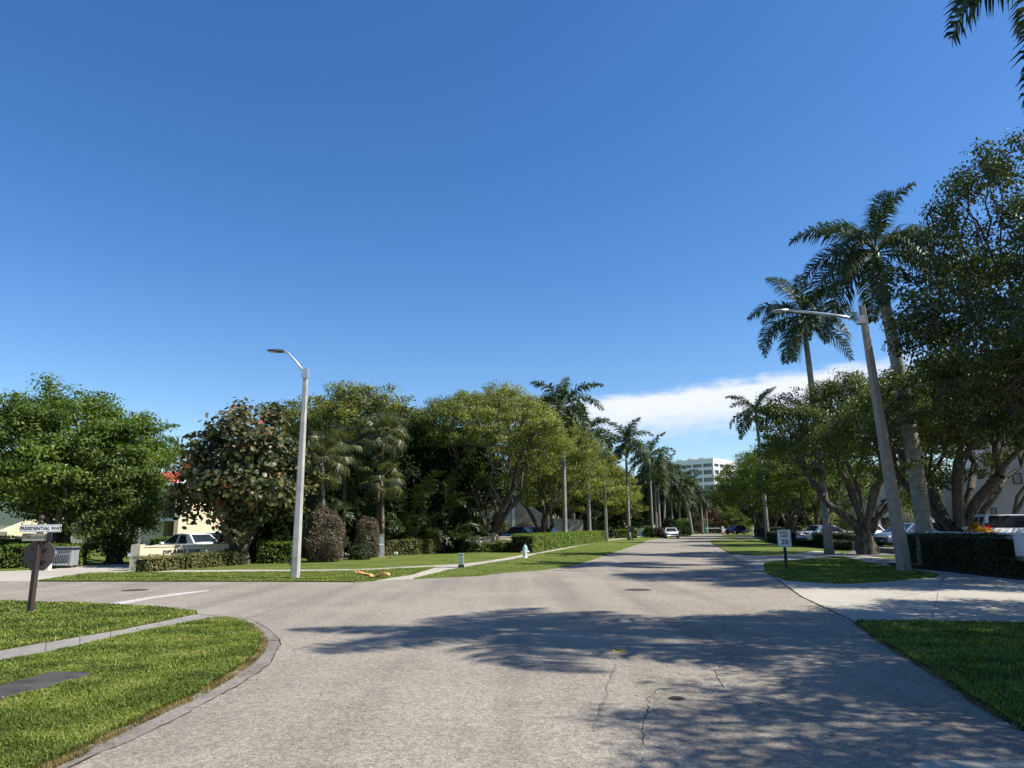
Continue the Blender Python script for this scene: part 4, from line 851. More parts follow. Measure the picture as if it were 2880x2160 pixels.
bsh(1833, 106, 56, 1482, 'dark shrub row behind the far hedge blocks', leaf='leaf_dark', n=2500, lsize=.18, seed=10)
bsh(1922, 118, 46, 1459, 'bright green shrub behind the white driving car', leaf='leaf_hedge', n=3500, lsize=.2, seed=11)
bsh(1965, 165, 50, 1440, 'reddish brown shrub at the far bend', leaf='leaf_brown', n=3500, lsize=.32, seed=12)
bsh(2010, 170, 70, 1425, 'tall tawny shrub mass at the far bend', leaf='leaf_rust', n=4000, lsize=.34, seed=13)
bsh(2075, 172, 90, 1430, 'green shrub mass beyond the far utility boxes', leaf='leaf_ficus_olive', n=4500, lsize=.34, seed=14)
bsh(1885, 128, 50, 1455, 'dark green shrub behind the purple flowers', leaf='leaf_dark', n=3500, lsize=.22, seed=15)
bsh(2773, 27.6, 84, 1478, 'golden yellow croton shrub in front of the white parked car', leaf='leaf_yellow', n=4500, lsize=.10, seed=16, ry=.5)
bsh(2712, 28.9, 50, 1488, 'purple leaved shrub left of the golden croton', leaf='leaf_purple', n=2000, lsize=.09, seed=17, ry=.5)
bsh(2560, 52, 120, 1420, 'pale bare branched frangipani shrub behind the big palm trunk', leaf='leaf_hedge_olive', n=1800, lsize=.13, seed=18, sh=.35, stems=40)
bsh(2400, 58, 90, 1430, 'yellowish open shrub behind the white parked car', leaf='leaf_poinciana', n=3500, lsize=.13, seed=19, sh=.3)
bsh(2330, 66, 100, 1420, 'loose olive shrub left of the fluted tree', leaf='leaf_ficus_olive', n=3500, lsize=.15, seed=20, sh=.3)

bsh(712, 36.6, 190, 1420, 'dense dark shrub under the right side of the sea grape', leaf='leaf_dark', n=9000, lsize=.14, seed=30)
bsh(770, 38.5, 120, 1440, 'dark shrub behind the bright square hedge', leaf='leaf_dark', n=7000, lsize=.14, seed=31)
# ------------------------------------------------------------ broad trees
fic = dict(leaf='leaf_ficus_olive', dome=True, lump=.07)
TA = tree_meshes(11, 8.8, 4.8, 2.3, 460, 150, .19, lump=.09, leaf='leaf_fresh', fork=1.5, mains=6, cl=.62, flatcl=.45, rt=.014, zc=4.6)
put_tree(TA, GX(155, 36.5), 36.5, 'broad bright green tree above the street sign on the left')
TU = tree_meshes(12, 5.6, 2.15, .15, 230, 130, .14, leaf='leaf_ficus', bark='bark_dark', fork=.3, cl=.45, zc=2.6, mains=9, rt=.011, base_r=.35)
put_tree(TU, GX(322, 36), 36, 'dense darker small tree left of the lettered wall')
TS = tree_meshes(13, 7.5, 3.0, 1.5, 460, 30, .21, leaf='leaf_seagrape', fork=.7, mains=7, cl=.42, zc=3.9, aspect=.95, hexa=True, up=-.05, flatcl=1.0, inner=.3, lump=.2)
put_tree(TS, GX(672, 34.5), 34.5, 'sea grape tree with round green, orange and red leaves', name='sea_grape_tree')
TP = tree_meshes(14, 12.6, 6.2, 6.0, 340, 130, .22, leaf='leaf_poinciana', bark='bark_dark', fork=3.0, mains=5, cl=.8, flatcl=.28, zc=9.3, lump=.2)
put_tree(TP, GX(985, 56), 56, 'flat topped yellowish tree rising behind the cabbage palms')
TB1 = tree_meshes(15, 10.8, 5.7, 4.0, 680, 95, .145, fork=.8, mains=9, rt=.0155, cl=.42, zc=6.9, base_r=.34, inner=.14, flatcl=.5, **fic)
put_tree(TB1, GX(1372, 51.5), 51.5, 'spreading olive green tree above the stained wall, first in the left row', s=1.07, group='spreading trees along left side of road')
TB2 = tree_meshes(16, 13.0, 5.5, 3.6, 520, 110, .17, fork=1.0, mains=7, rt=.0165, cl=.5, zc=6.3, base_r=.36, flatcl=.45, **fic)
put_tree(TB2, GX(1530, 67), 67, 'spreading olive green tree behind the long bright hedge, second in the left row', group='spreading trees along left side of road')
FAR1 = tree_meshes(17, 12.0, 6.2, 2.8, 300, 110, .23, fork=1.2, mains=6, rt=.018, cl=.6, zc=5.2, flatcl=.45, **fic)
FAR2 = tree_meshes(18, 10.0, 5.2, 2.6, 260, 95, .21, leaf='leaf_ficus', dome=True, lump=.08, fork=1.2, mains=6, rt=.018, cl=.6, zc=4.9, flatcl=.5)
LR = 'spreading trees along left side of road'; RRr = 'spreading trees along right side of road'
def line_x(Y, o): return .249 * Y + o
for i, (Y, lab) in enumerate(((83, 'spreading tree behind the second lamp post, third in the left row'), (98, 'spreading tree behind the black sign, fourth in the left row'), (113, 'spreading tree above the hedge blocks, fifth in the left row'), (128, 'last spreading tree of the left row above the white driving car'))):
    put_tree(FAR1, line_x(Y, -13.8), Y, lab, LR, rz=i * 1.3, s=1.03 - .05 * i)
tD = lambda lab, px, Y, s, rz=0, m=None, **k: put_tree(m or DK, GX(px, Y), Y, lab, 'trees filling in behind the houses', rz=rz, s=s, **k)
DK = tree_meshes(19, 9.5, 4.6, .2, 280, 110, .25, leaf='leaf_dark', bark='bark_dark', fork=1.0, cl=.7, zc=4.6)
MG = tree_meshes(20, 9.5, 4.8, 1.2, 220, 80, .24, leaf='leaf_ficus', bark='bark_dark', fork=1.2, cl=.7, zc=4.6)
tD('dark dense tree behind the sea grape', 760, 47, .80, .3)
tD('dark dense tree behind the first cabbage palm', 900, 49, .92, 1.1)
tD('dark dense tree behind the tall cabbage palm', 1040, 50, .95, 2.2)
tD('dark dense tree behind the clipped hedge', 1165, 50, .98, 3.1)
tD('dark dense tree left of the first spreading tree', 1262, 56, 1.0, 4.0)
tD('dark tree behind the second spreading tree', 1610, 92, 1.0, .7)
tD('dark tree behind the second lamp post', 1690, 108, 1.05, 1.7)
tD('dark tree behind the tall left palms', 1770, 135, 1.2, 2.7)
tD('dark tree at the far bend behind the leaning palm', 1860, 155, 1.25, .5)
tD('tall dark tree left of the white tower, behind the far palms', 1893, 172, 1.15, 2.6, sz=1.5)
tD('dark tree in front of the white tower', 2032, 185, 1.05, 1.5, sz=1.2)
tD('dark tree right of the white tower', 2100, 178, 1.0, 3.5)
tD('green tree left of the white tower', 1945, 190, 1.0, 2.0, m=MG)
tD('green tree at right of the far junction', 2075, 165, .75, .4, m=MG)
tD('tree behind the cream house at left edge', 40, 84, 1.05, 0, m=MG)
tD('tree behind the red tiled roof', 300, 86, 1.0, 1, m=MG)
tD('tree behind the gap by the sea grape', 600, 86, .95, 2, m=MG)
tD('tree behind the centre house', 1480, 100, 1.0, 1.4, m=MG)
tD('tree behind the gabled house', 2330, 100, 1.1, 2.4, m=MG)
tD('tree behind the gable top on the right', 2500, 98, 1.1, .9, m=MG)
tD('tree between the two right houses', 2640, 72, .85, 1.9, m=MG)
tD('dark tree deep behind the right tree row', 2230, 118, 1.05, 1.0)
tD('dark tree at the far right of the road', 2170, 140, 1.1, 2.9)
# right row
TR3 = tree_meshes(21, 10.2, 5.2, 4.0, 640, 86, .145, dome=True, lump=.09, leaf='leaf_ficus_halfshade', fork=1.5, mains=9, rt=.0160, cl=.42, zc=6.3, base_r=.28, flatcl=.5, inner=.16)
put_tree(TR3, GX(2441, 41), 41, 'spreading tree with fluted trunk beside the pale wall end', RRr)
TR2 = tree_meshes(22, 8.6, 5.4, 3.4, 700, 86, .135, dome=True, lump=.09, leaf='leaf_ficus_halfshade', fork=1.4, mains=10, rt=.0175, cl=.40, zc=5.4, base_r=.36, flatcl=.5, inner=.16)
put_tree(TR2, GX(2700, 32), 32, 'spreading tree with thick fluted trunk left of the white parked car', RRr)
TR1 = tree_meshes(23, 11.4, 5.9, 3.2, 760, 150, .135, lump=.10, leaf='leaf_ficus_shade', fork=1.6, mains=8, rt=.018, cl=.46, zc=5.8, base_r=.45, flatcl=.5)
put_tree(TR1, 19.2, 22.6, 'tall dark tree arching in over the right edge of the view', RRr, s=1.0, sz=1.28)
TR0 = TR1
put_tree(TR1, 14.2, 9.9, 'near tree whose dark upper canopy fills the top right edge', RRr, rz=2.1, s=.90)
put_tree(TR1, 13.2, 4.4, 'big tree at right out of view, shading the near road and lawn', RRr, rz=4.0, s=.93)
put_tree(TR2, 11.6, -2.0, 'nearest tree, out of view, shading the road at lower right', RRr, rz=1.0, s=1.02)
for i, (Y, lab) in enumerate(((60, 'spreading tree behind the speed limit sign, left of the fluted tree'), (77, 'spreading tree over the far right kerb hedge'), (95, 'smaller looking tree further down the right row'), (114, 'last tree of the right row before the white tower'))):
    put_tree(FAR2 if i % 2 == 0 else FAR2, line_x(Y, 10.2), Y, lab, RRr, rz=i * 1.7 + .4, s=(.97, 1.05, 1.2, 1.25)[i])

# ------------------------------------------------------------ palms
xL = lambda px, Y: GX(px, Y)
royal(xL(2612, 30), 30, P(2495, 694, 30).z, 'tall royal palm with thick grey trunk rising from the dark hedge', r=.31, lean=(-.7, 0), seed=3, nf=18, s=1.14)
royal(xL(2333, 42), 42, P(2262, 879, 42).z, 'slender royal palm left of the leaning lamp post', r=.22, lean=(-.25, 0), seed=8, nf=18, s=1.08)
royal(xL(2160, 72), 72, P(2137, 1150, 72).z, 'royal palm rising over the far right tree row', r=.2, lean=(-.2, 0), far=True, seed=5, nf=15, s=.98)
royal(xL(1590, 60), 60, P(1582, 1133, 60).z, 'royal palm in front of the second spreading tree, behind the bright hedge', r=.19, far=True, seed=6, nf=18, s=1.2)
royal(xL(1659, 77), 77, P(1672, 1212, 77).z, 'royal palm with trunk just left of the second lamp post', r=.18, far=True, seed=7, nf=18, s=1.22)
royal(xL(1770, 86), 86, P(1764, 1237, 86).z, 'royal palm with trunk behind the black sign', r=.19, far=True, seed=9, nf=18, s=1.22)
royal(xL(1836, 106), 106, P(1833, 1282, 106).z, 'royal palm over the purple flowers', r=.19, far=True, seed=10, nf=18, s=1.3)
royal(xL(1857, 126), 126, P(1868, 1325, 126).z, 'royal palm second right of the purple flowers', r=.2, far=True, seed=11, nf=18, s=1.25)
royal(xL(1869, 132), 132, P(1898, 1320, 132).z, 'royal palm left of the white tower', r=.2, far=True, seed=12, lean=(1.0, 0), nf=18, s=1.3)
royal(xL(1946, 138), 138, P(1930, 1352, 138).z, 'royal palm with curved trunk in front of the white tower', r=.24, far=True, seed=13, lean=(-1.6, 0), nf=18, s=1.35)
royal(xL(1935, 150), 150, P(1960, 1362, 150).z, 'lower royal palm beside the curved one', r=.2, far=True, seed=14, nf=18, s=1.3)
for i_, (px_, Y_, py_, lb_) in enumerate(((1893, 140, 1372, 'shorter royal palm in the far cluster, right of the white driving car'), (1915, 146, 1395, 'low royal palm in the middle of the far cluster'), (1848, 118, 1352, 'royal palm in the far cluster above the white driving car'), (1990, 160, 1405, 'low royal palm before the foot of the white tower'))):
    royal(xL(px_, Y_), Y_, P(px_, py_, Y_).z, lb_, r=.2, far=True, seed=50 + i_, nf=18, s=1.3)
royal(xL(1977, 150), 150, P(1985, 1392, 150).z, 'short royal palm behind the dark far utility box', r=.2, far=True, seed=15, nf=12)
royal(10.7, 10.2, 12.0, 'near royal palm whose drooping fronds enter at top right corner', r=.27, seed=21, nf=17, s=1.08)
SG = 'cabbage palms in the corner grove'
sabal(xL(905, 38), 38, P(905, 1300, 38).z, 'cabbage palm above the large brown shrub', seed=1, s=1.0, n=34)
sabal(xL(1056, 43.5), 43.5, P(1062, 1235, 43.5).z, 'tallest cabbage palm, above the stone pillar', seed=2, s=1.05, n=34, bark='boots')
sabal(xL(1074, 43), 43, P(1078, 1350, 43).z, 'lower cabbage palm in front of the tallest one', seed=3, s=.95, n=24, bark='boots')
sabal(xL(965, 43), 43, P(960, 1270, 43).z, 'cabbage palm half hidden between the other two', seed=4, s=1.0, n=28, bark='boots')
sabal(xL(470, 70), 70, P(470, 1300, 70).z, 'distant cabbage palm between the green tree and the sea grape', seed=5, n=22, group=None)
areca(xL(792, 38), 38, 'clumping palm at right side of the sea grape', 1, 30, 3.2, 1.15, .9)
areca(xL(1150, 46), 46, 'clumping palm behind the long clipped hedge', 2, 34, 3.2, 1.2, 1.1)
areca(xL(1225, 47), 47, 'clumping palm near the right end of the clipped hedge', 3, 34, 3.6, 1.25, 1.1)
areca(xL(1285, 49), 49, 'clumping palm beside the pale glimpsed house wall', 4, 28, 2.8, 1.15, 1.0)
areca(xL(1010, 43), 43, 'clumping palm in shade behind the brown shrubs', 5, 28, 2.6, 1.1, 1.0)
areca(xL(860, 41), 41, 'clumping palm behind the bright square hedge', 6, 28, 3.0, 1.2, 1.0)
rp = royal(xL(385, 50), 50, P(398, 1235, 50).z, 'weeping palm crown peeping out right of the bright green tree', r=.14, far=True, seed=31, nf=14, s=.8, group=None)

# ------------------------------------------------------------ near grass blades
def inside(px_, py_, poly):
    c = np.zeros(len(px_), bool); n = len(poly)
    for i in range(n):
        x1, y1 = poly[i]; x2, y2 = poly[(i + 1) % n]
        k = ((y1 > py_) != (y2 > py_)) & (px_ < (x2 - x1) * (py_ - y1) / (y2 - y1 + 1e-12) + x1); c ^= k
    return c
def blades(key, seed, nmax, ymax, xr_, lname, fade=7.0, hmul=1.0):
    rng = np.random.default_rng(seed); poly = LAWN[key]; ys = [q[1] for q in poly]; y0, y1 = max(min(ys), 2.5), min(max(ys), ymax)
    n = nmax * 6; x = rng.uniform(xr_[0], xr_[1], n); y = rng.uniform(y0, y1, n); d = np.hypot(x, y); k = inside(x, y, poly) & (rng.random(n) < np.clip((fade / d) ** 1.7, 0, 1)) & ~inside(x, y, LID)
    # keep what the lens or a step beside it could see
    k &= np.abs(x) < y * .95 + 2.0
    x, y, d = x[k][:nmax], y[k][:nmax], d[k][:nmax]; n = len(x); a = rng.uniform(0, 6.28, n); tuft = .5 + .5 * np.sin(x * 5.1 + np.sin(y * 3.7) * 2) * np.sin(y * 6.3 + x * 1.9)
    h = rng.uniform(.022, .050, n) * (0.75 + .5 * tuft) * hmul; sc = np.clip(d / 8, .9, 2.2); wv = .0055 * sc * rng.uniform(.7, 1.3, n); z0 = np.full(n, .03)
    ln = rng.uniform(.2, 1.25, n) * h; dx, dy = np.cos(a), np.sin(a); sx_, sy_ = -dy * wv, dx * wv
    B0 = np.stack([x - sx_, y - sy_, z0], 1); B1 = np.stack([x + sx_, y + sy_, z0], 1); M0 = np.stack([x - sx_ * .8 + dx * ln * .4, y - sy_ * .8 + dy * ln * .4, z0 + h * .65], 1); M1 = M0 + np.stack([2 * sx_ * .8, 2 * sy_ * .8, 0 * x], 1)
    T_ = np.stack([x + dx * ln, y + dy * ln, z0 + h * rng.uniform(.7, 1.05, n)], 1); V = np.stack([B0, B1, M1, M0, T_], 1).reshape(-1, 3); b = np.arange(n)[:, None] * 5
    me = np_mesh('grass', V, b + np.array([[0, 1, 2, 3]]), b + np.array([[3, 2, 4]]), mats=('grass_blade',)); o = link('grass', me); tag(o, lname, 'grass', kind='stuff'); return n
LID = [(a, b) for a, b in GP((-40, 1950), (0, 1943), (149, 1904), (229, 1905), (264, 1911), (149, 1943), (0, 1983), (-60, 2000))]
blades('B', 1, 210000, 16, (-11, -2.5), 'mown green grass on the near left corner lawn')
blades('A', 2, 70000, 18, (-19, -5), 'mown green grass around the street sign post', fade=9)
blades('C', 3, 90000, 13, (3.5, 14), 'shaded green grass at the lower right', fade=6.5)
blades('R2', 4, 50000, 34, (8, 18), 'dappled grass around the speed limit sign', fade=12)
blades('D', 5, 26000, 30, (-20, -3), 'mown grass strip by the left lamp post', fade=11)
blades('E', 6, 34000, 60, (-5, 12), 'mown grass verge in front of the hydrant', fade=12)

# dry, ragged fringe where the lawn meets the gutter
def fringe(edge, seed, n, wout, win, lab, m='straw'):
    rng = np.random.default_rng(seed); E = np.array(edge); seg = np.diff(E, axis=0); L = np.linalg.norm(seg, axis=1); cum = np.concatenate([[0], np.cumsum(L)]); s = rng.uniform(0, cum[-1], n); i = np.clip(np.searchsorted(cum, s) - 1, 0, len(L) - 1); f = ((s - cum[i]) / L[i])[:, None]
    p = E[i] + seg[i] * f; nn = np.stack([-seg[i][:, 1], seg[i][:, 0]], 1) / L[i][:, None]; k = .5 + .5 * np.sin(s * 3.1 + seed) * np.sin(s * 7.7); keep = rng.random(n) < k; p = p + nn * rng.uniform(-wout, win, (n, 1)); p = p[keep]; n = len(p)
    a = rng.uniform(0, 6.28, n); h = rng.uniform(.012, .04, n); ln = rng.uniform(.02, .06, n); wv = rng.uniform(.003, .006, n); x, y = p.T; z0 = .008; dx, dy = np.cos(a), np.sin(a)
    V = np.stack([np.stack([x - dy * -wv, y + dx * -wv, 0 * x + z0], 1), np.stack([x - dy * wv, y + dx * wv, 0 * x + z0], 1), np.stack([x + dx * ln, y + dy * ln, z0 + h], 1)], 1).reshape(-1, 3)
    o = link('dry_grass', np_mesh('dry_grass', V, None, np.arange(3 * n).reshape(n, 3), mats=(m,))); tag(o, lab, 'dry grass', kind='stuff')
fringe(B_edge + [b_end], 3, 26000, .12, .10, 'dry straw coloured runners along the curved lawn edge')
fringe(C_edge[::-1], 4, 9000, .04, .06, 'dry runners along the right lawn edge')
fringe(A_bot, 5, 9000, .05, .05, 'dry runners beside the near sidewalk', 'straw')
# ------------------------------------------------------------ street furniture
def square_pole(e, base, top, w0, w1, m, name='pole'):
    base, top = Vector(base), Vector(top); vs = []
    for p_, w_ in ((base, w0), (top, w1)):
        c = w_ * .18
        for dx, dy in ((-w_/2 + c, -w_/2), (w_/2 - c, -w_/2), (w_/2, -w_/2 + c), (w_/2, w_/2 - c), (w_/2 - c, w_/2), (-w_/2 + c, w_/2), (-w_/2, w_/2 - c), (-w_/2, -w_/2 + c)): vs.append(p_ + Vector((dx, dy, 0)))
    return MB().add(vs, [tuple(range(8))[::-1], tuple(range(8, 16))] + [(i, (i + 1) % 8, 8 + (i + 1) % 8, 8 + i) for i in range(8)]).build(name, m, e)
def led_head(e, tip, d, s=1.0, m='lamp_dark'):
    d = Vector(d).normalized(); s_ = d.cross(Vector((0, 0, 1))).normalized(); u = s_.cross(d); prof = [(-.02, .05, .06), (.10, .09, .09), (.30, .17, .07), (.55, .17, .05), (.68, .08, .03)]
    vs = []
    for a, hw, hh in prof:
        c = tip + d * a * s
        for k in range(8):
            th = 2 * math.pi * k / 8; vs.append(c + s_ * math.cos(th) * hw * s + u * math.sin(th) * hh * s)
    h = MB().add(vs, [(i * 8 + k, i * 8 + (k + 1) % 8, (i + 1) * 8 + (k + 1) % 8, (i + 1) * 8 + k) for i in range(4) for k in range(8)] + [tuple(range(8))[::-1], tuple(range(32, 40))]).build('lamp_head', m, e, smooth=False)
    c = tip + d * .42 * s - u * .055 * s; MB().add([c + d * a * s + s_ * b_ * s - u * .012 * z for z in (0, 1) for a, b_ in ((-.14, -.11), (.14, -.11), (.14, .11), (-.14, .11))], [(0, 1, 2, 3), (7, 6, 5, 4), (0, 4, 5, 1), (1, 5, 6, 2), (2, 6, 7, 3), (3, 7, 4, 0)]).build('lens', 'lens', h)
def lamp(label, base_px, top_px, pts_px, Ys, w0, w1, m='concrete_pole', arm_r=.04, head='led', grp='street lamps'):
    bx, by = G(*base_px); e = empty('street_lamp', (bx, by, 0)); tag(e, label, 'street lamp', grp); o = Vector((bx, by, 0)); top = P(top_px[0], top_px[1], by) - o
    square_pole(e, (0, 0, -.1), top, w0, w1, m)
    ap = [P(q[0], q[1], by + dy) - o for q, dy in zip(pts_px, Ys)]
    MB().tube(ap, arm_r, 8).build('arm', 'galvanised', e, smooth=True)
    MB().box(tuple(ap[0] + Vector((0, 0, 0))), (w1 + .06, w1 + .06, .32)).build('bracket', 'galvanised', e)
    return e, ap, top
e, ap, top = lamp('pale square concrete street lamp on the grass strip at left', (830, 1628), (861, 1037), [(859, 1052), (835, 1020), (810, 993), (797, 988)], (0, 0, 0, 0), .27, .15)
led_head(e, ap[-1], (-1, 0, .06), .85)
MB().box((-.16, -.02, .55), (.06, .12, .22)).build('access_plate', 'lamp_dark', e); MB().tube([(-.135, 0, .7), (top.x - .08, top.y, top.z - .5)], .015, 6).build('conduit', 'lamp_dark', e)
e, ap, top = lamp('leaning grey concrete street lamp with long arm on the right verge', (2546, 1609), (2423, 860), [(2420, 900), (2350, 887), (2280, 879), (2218, 873)], (0, .25, .5, .8), .42, .20, m='concrete_pole_shaded', arm_r=.055)
led_head(e, ap[-1], (-1, .25, .02), .9, 'galvanised')
e, ap, top = lamp('thin street lamp with rising arm between hedge and road further along', (1706.5, 1524), (1698, 1307), [(1699, 1312), (1725, 1302), (1748, 1294)], (0, -.3, -.6), .36, .20, m='concrete_pole_shaded', arm_r=.06)
led_head(e, ap[-1], (1, -.2, .1), 1.0, 'galvanised')
e, ap, top = lamp('plain brown wooden street lamp post at the far right bend', (2136, 1505), (2118, 1420), [(2118, 1422), (2112, 1420), (2106, 1418)], (0, 0, 0), .34, .26, m='bark', arm_r=.04, grp=None)
# street name post with stop sign seen from behind
bx, by = G(84, 1728); e = empty('street_sign_post', (bx, by, 0)); tag(e, 'brown wooden corner post with white street name sign and back of an octagonal sign', 'street sign')
def rel(px, py, dy=0): return P(px, py, by + dy) - Vector((bx, by, 0))
tpz = rel(84, 1496).z; topz = rel(112, 1470).z
pw = .105; post = square_pole(e, (0, 0, -.1), (0, 0, topz), pw, pw, 'post_brown', 'post')
MB().lathe([(.055, 0), (.055, .02), (.03, .035), (.03, .05), (.052, .07), (.058, .10), (.05, .13), (.02, .155)], 12, (0, 0, topz)).build('finial', 'post_brown', e, smooth=True)
z1 = (rel(114, 1475).z + rel(114, 1497).z) / 2; w1 = .72; h1 = .155
s1 = MB().box((.03, -.075, z1), (w1, .012, h1)).build('street_name_sign', 'sign_white', e)
b = MB()
for dx, dz, sx_, sz_ in ((0, h1/2 - .012, w1 - .03, .006), (0, -h1/2 + .012, w1 - .03, .006), (w1/2 - .012, 0, .006, h1 - .03), (-w1/2 + .012, 0, .006, h1 - .03)): b.box((.03 + dx, -.082, z1 + dz), (sx_, .003, sz_))
b.build('border', 'ink', s1)
me = text_mesh('PRESIDENTIAL WAY', .098, .002, .86); me.materials.append(MATS['ink']); t = link('lettering', me, s1); t.location = (.03, -.084, z1 - .002); t.rotation_euler = (math.pi / 2, 0, 0)
z2 = z1 - .175; s2 = MB().box((-.05, -.07, z2), (.47, .014, .15)).build('street_name_sign', 'sign_olive', e); s2['label'] = 'faded olive lower street name sign'
me = text_mesh('CONSULATE PLACE', .085, .002, .62); me.materials.append(MATS['ink_faded']); t = link('lettering', me, s2); t.location = (-.05, -.079, z2); t.rotation_euler = (math.pi / 2, 0, 0)
MB().box((.235, -.045, z2), (.10, .02, .15)).build('side_bracket', 'post_brown', e)
s1.rotation_euler.z = R(20); s2.rotation_euler.z = R(12)
zc = (rel(97, 1521).z + rel(97, 1605).z) / 2 + .01; ro = .335; oc = [(math.cos(R(22.5 + 45 * k)) * ro, math.sin(R(22.5 + 45 * k)) * ro) for k in range(8)]
MB().extr([(a + .0, .062, zc + c) for a, c in oc], (0, .02, 0)).build('octagonal_sign', 'sign_brown', e)
MB().extr([(a * .97, .0835, zc + c * .97) for a, c in oc], (0, .004, 0)).build('sign_face', 'lamp_red', e)
for s_ in (-1, 1): MB().box((.0, -.035 * 0 + .056, zc + s_ * .12), (.34, .012, .03)).build('cross_brace', 'post_brown', e)
# speed sign
bx, by = G(2213, 1600); e = empty('speed_limit_sign', (bx, by, 0)); tag(e, 'white speed limit 20 sign on dark post at right verge', 'road sign')
zt = P(2204, 1490, by).z; zb = P(2204, 1538.6, by).z; hh = zt - zb; ww = .53; cx_ = P(2205, 1515, by).x - bx
MB().box((cx_ * .5, .02, zb / 2), (.09, .09, zb + .1)).build('post', 'plastic_black', e)
pl = MB().box((cx_, -.035, (zt + zb) / 2), (ww, .012, hh)).build('sign_panel', 'sign_white', e, bevel=.004)
for txt, sz, dz, sx_ in (('SPEED', .135, .21, 1), ('LIMIT', .135, .08, 1), ('20', .27, -.14, 1.05)):
    me = text_mesh(txt, sz, .002, sx_); me.materials.append(MATS['ink']); t = link('lettering', me, pl); t.location = (cx_, -.044, (zt + zb) / 2 + dz); t.rotation_euler = (math.pi / 2, 0, 0)
b = MB()
for dx, dz, sx_, sz_ in ((0, hh/2 - .02, ww - .04, .008), (0, -hh/2 + .02, ww - .04, .008), (ww/2 - .02, 0, .008, hh - .04), (-ww/2 + .02, 0, .008, hh - .04)): b.box((cx_ + dx, -.043, (zt + zb) / 2 + dz), (sx_, .003, sz_))
b.build('border', 'ink', pl)
# black sign further along
bx, by = G(1779, 1521); e = empty('road_sign', (bx, by, 0)); tag(e, 'black backed sign on a black post by the far footpath', 'road sign')
z = P(1777, 1497, by).z; MB().box((0, 0, z / 2), (.10, .08, z + .3)).build('post', 'plastic_black', e); MB().box((-.05, -.06, z + .36), (.58, .02, .72)).build('sign_panel', 'plastic_black', e)
# hydrant
bx, by = G(1477, 1571); e = empty('fire_hydrant', (bx, by, 0)); tag(e, 'white fire hydrant with pale teal bonnet on the verge', 'fire hydrant')
MB().lathe([(.17, 0), (.17, .05), (.12, .06), (.11, .12), (.11, .40), (.13, .41), (.13, .46), (.11, .47)], 16).build('barrel', 'hydrant_white', e, smooth=False)
MB().lathe([(.155, .47), (.155, .50), (.125, .52), (.115, .60), (.07, .68), (.03, .70), (.03, .76), (.005, .765)], 16).build('bonnet', 'hydrant_teal', e, smooth=False)
for a, r_ in ((0, .06), (math.pi, .06), (-math.pi / 2, .075)):
    d = Vector((math.cos(a), math.sin(a), 0)); MB().tube([d * .09 + Vector((0, 0, .36)), d * .19 + Vector((0, 0, .36)), d * .23 + Vector((0, 0, .36))], [r_ * .8, r_, r_ * .7], 8).build('nozzle', 'hydrant_white', e)
# green pedestal box
bx, by = G(1297, 1598); e = empty('utility_pedestal', (bx, by, 0)); tag(e, 'small pale green utility pedestal with black foot beside the footpath fork', 'utility box')
MB().box((0, 0, .06), (.235, .235, .16)).build('foot', 'plastic_black', e); MB().box((0, 0, .35), (.20, .21, .44)).build('body', 'box_green', e, bevel=.01); MB().box((0, 0, .58), (.22, .23, .03)).build('cap', 'box_green', e, bevel=.008)
# stone pillar
bx, by = G(1068, 1568); e = empty('stone_pillar', (bx, by, 0), R(14)); tag(e, 'grey speckled stone pillar with a white number plate by the hedge', 'pillar')
MB().box((0, 0, .6), (.40, .36, 1.26)).build('shaft', 'granite', e, bevel=.01); MB().box((0, 0, 1.25), (.44, .40, .05)).build('cap', 'granite', e, bevel=.01); MB().box((.04, -.187, .72), (.26, .012, .07)).build('plate', 'sign_white', e); MB().box((0, 0, .02), (.6, .55, .06)).build('footing', 'concrete', e)
# little garden lights
for px, py, lab in ((1113, 1570, 'small white box light in front of the clipped hedge'), (975, 1574, 'small pinkish box light below the large brown shrub'), (1042, 1571, 'small pale box light left of the stone pillar')):
    bx, by = G(px, py); e = empty('garden_light', (bx, by, 0)); tag(e, lab, 'garden light', 'small garden lights along the hedge'); MB().tube([(0, 0, -.05), (0, 0, .2)], .02, 6).build('stake', 'galvanised', e); MB().box((0, 0, .27), (.2, .14, .14)).build('housing', 'white_paint', e, bevel=.01)
    MB().box((0, -.075, .27), (.15, .01, .09)).build('lens', 'lens', e)
bx, by = G(1650, 1528); tag(MB().box((bx, by, .2), (.12, .12, .45)).build('marker_post', 'stucco_white', bevel=.02), 'short white marker stub in the footpath edge before the hedge', 'marker post')
# fallen palm sheath
bx, by = G(1045, 1629); e = empty('fallen_palm_sheath', (bx, by, .05)); tag(e, 'orange brown fallen palm sheath curled on the grass strip', 'palm sheath')
rng = np.random.default_rng(4); vs, fs = [], []; n = 18
for i in range(n + 1):
    t = i / n; x = -.50 + 1.1 * t; zz = .03 + .13 * (1 - t * 2.2) ** 2 * (t < .46) + .09 * math.sin(t * 9) * (t > .4) * .8; y = .12 * math.sin(t * 5); wd = (.015 + .11 * math.sin(math.pi * min(1, t * 1.02)) ** .7) * (1.25 if t > .4 else .7)
    for k in range(5): a = -1 + k * .5; vs.append((x + a * .04, y + a * wd, max(.01, zz + abs(a) ** 2 * .07)))
for i in range(n):
    for k in range(4): q_ = i * 5 + k; fs.append((q_, q_ + 1, q_ + 6, q_ + 5))
o = MB().add(vs, fs).build('sheath', 'husk', e, smooth=True); so = o.modifiers.new('solid', 'SOLIDIFY'); so.thickness = .012
MB().tube([(-.50, 0, .15), (-.58, -.03, .22), (-.62, -.02, .27)], [.03, .022, .008], 6).build('stalk', 'husk', e)
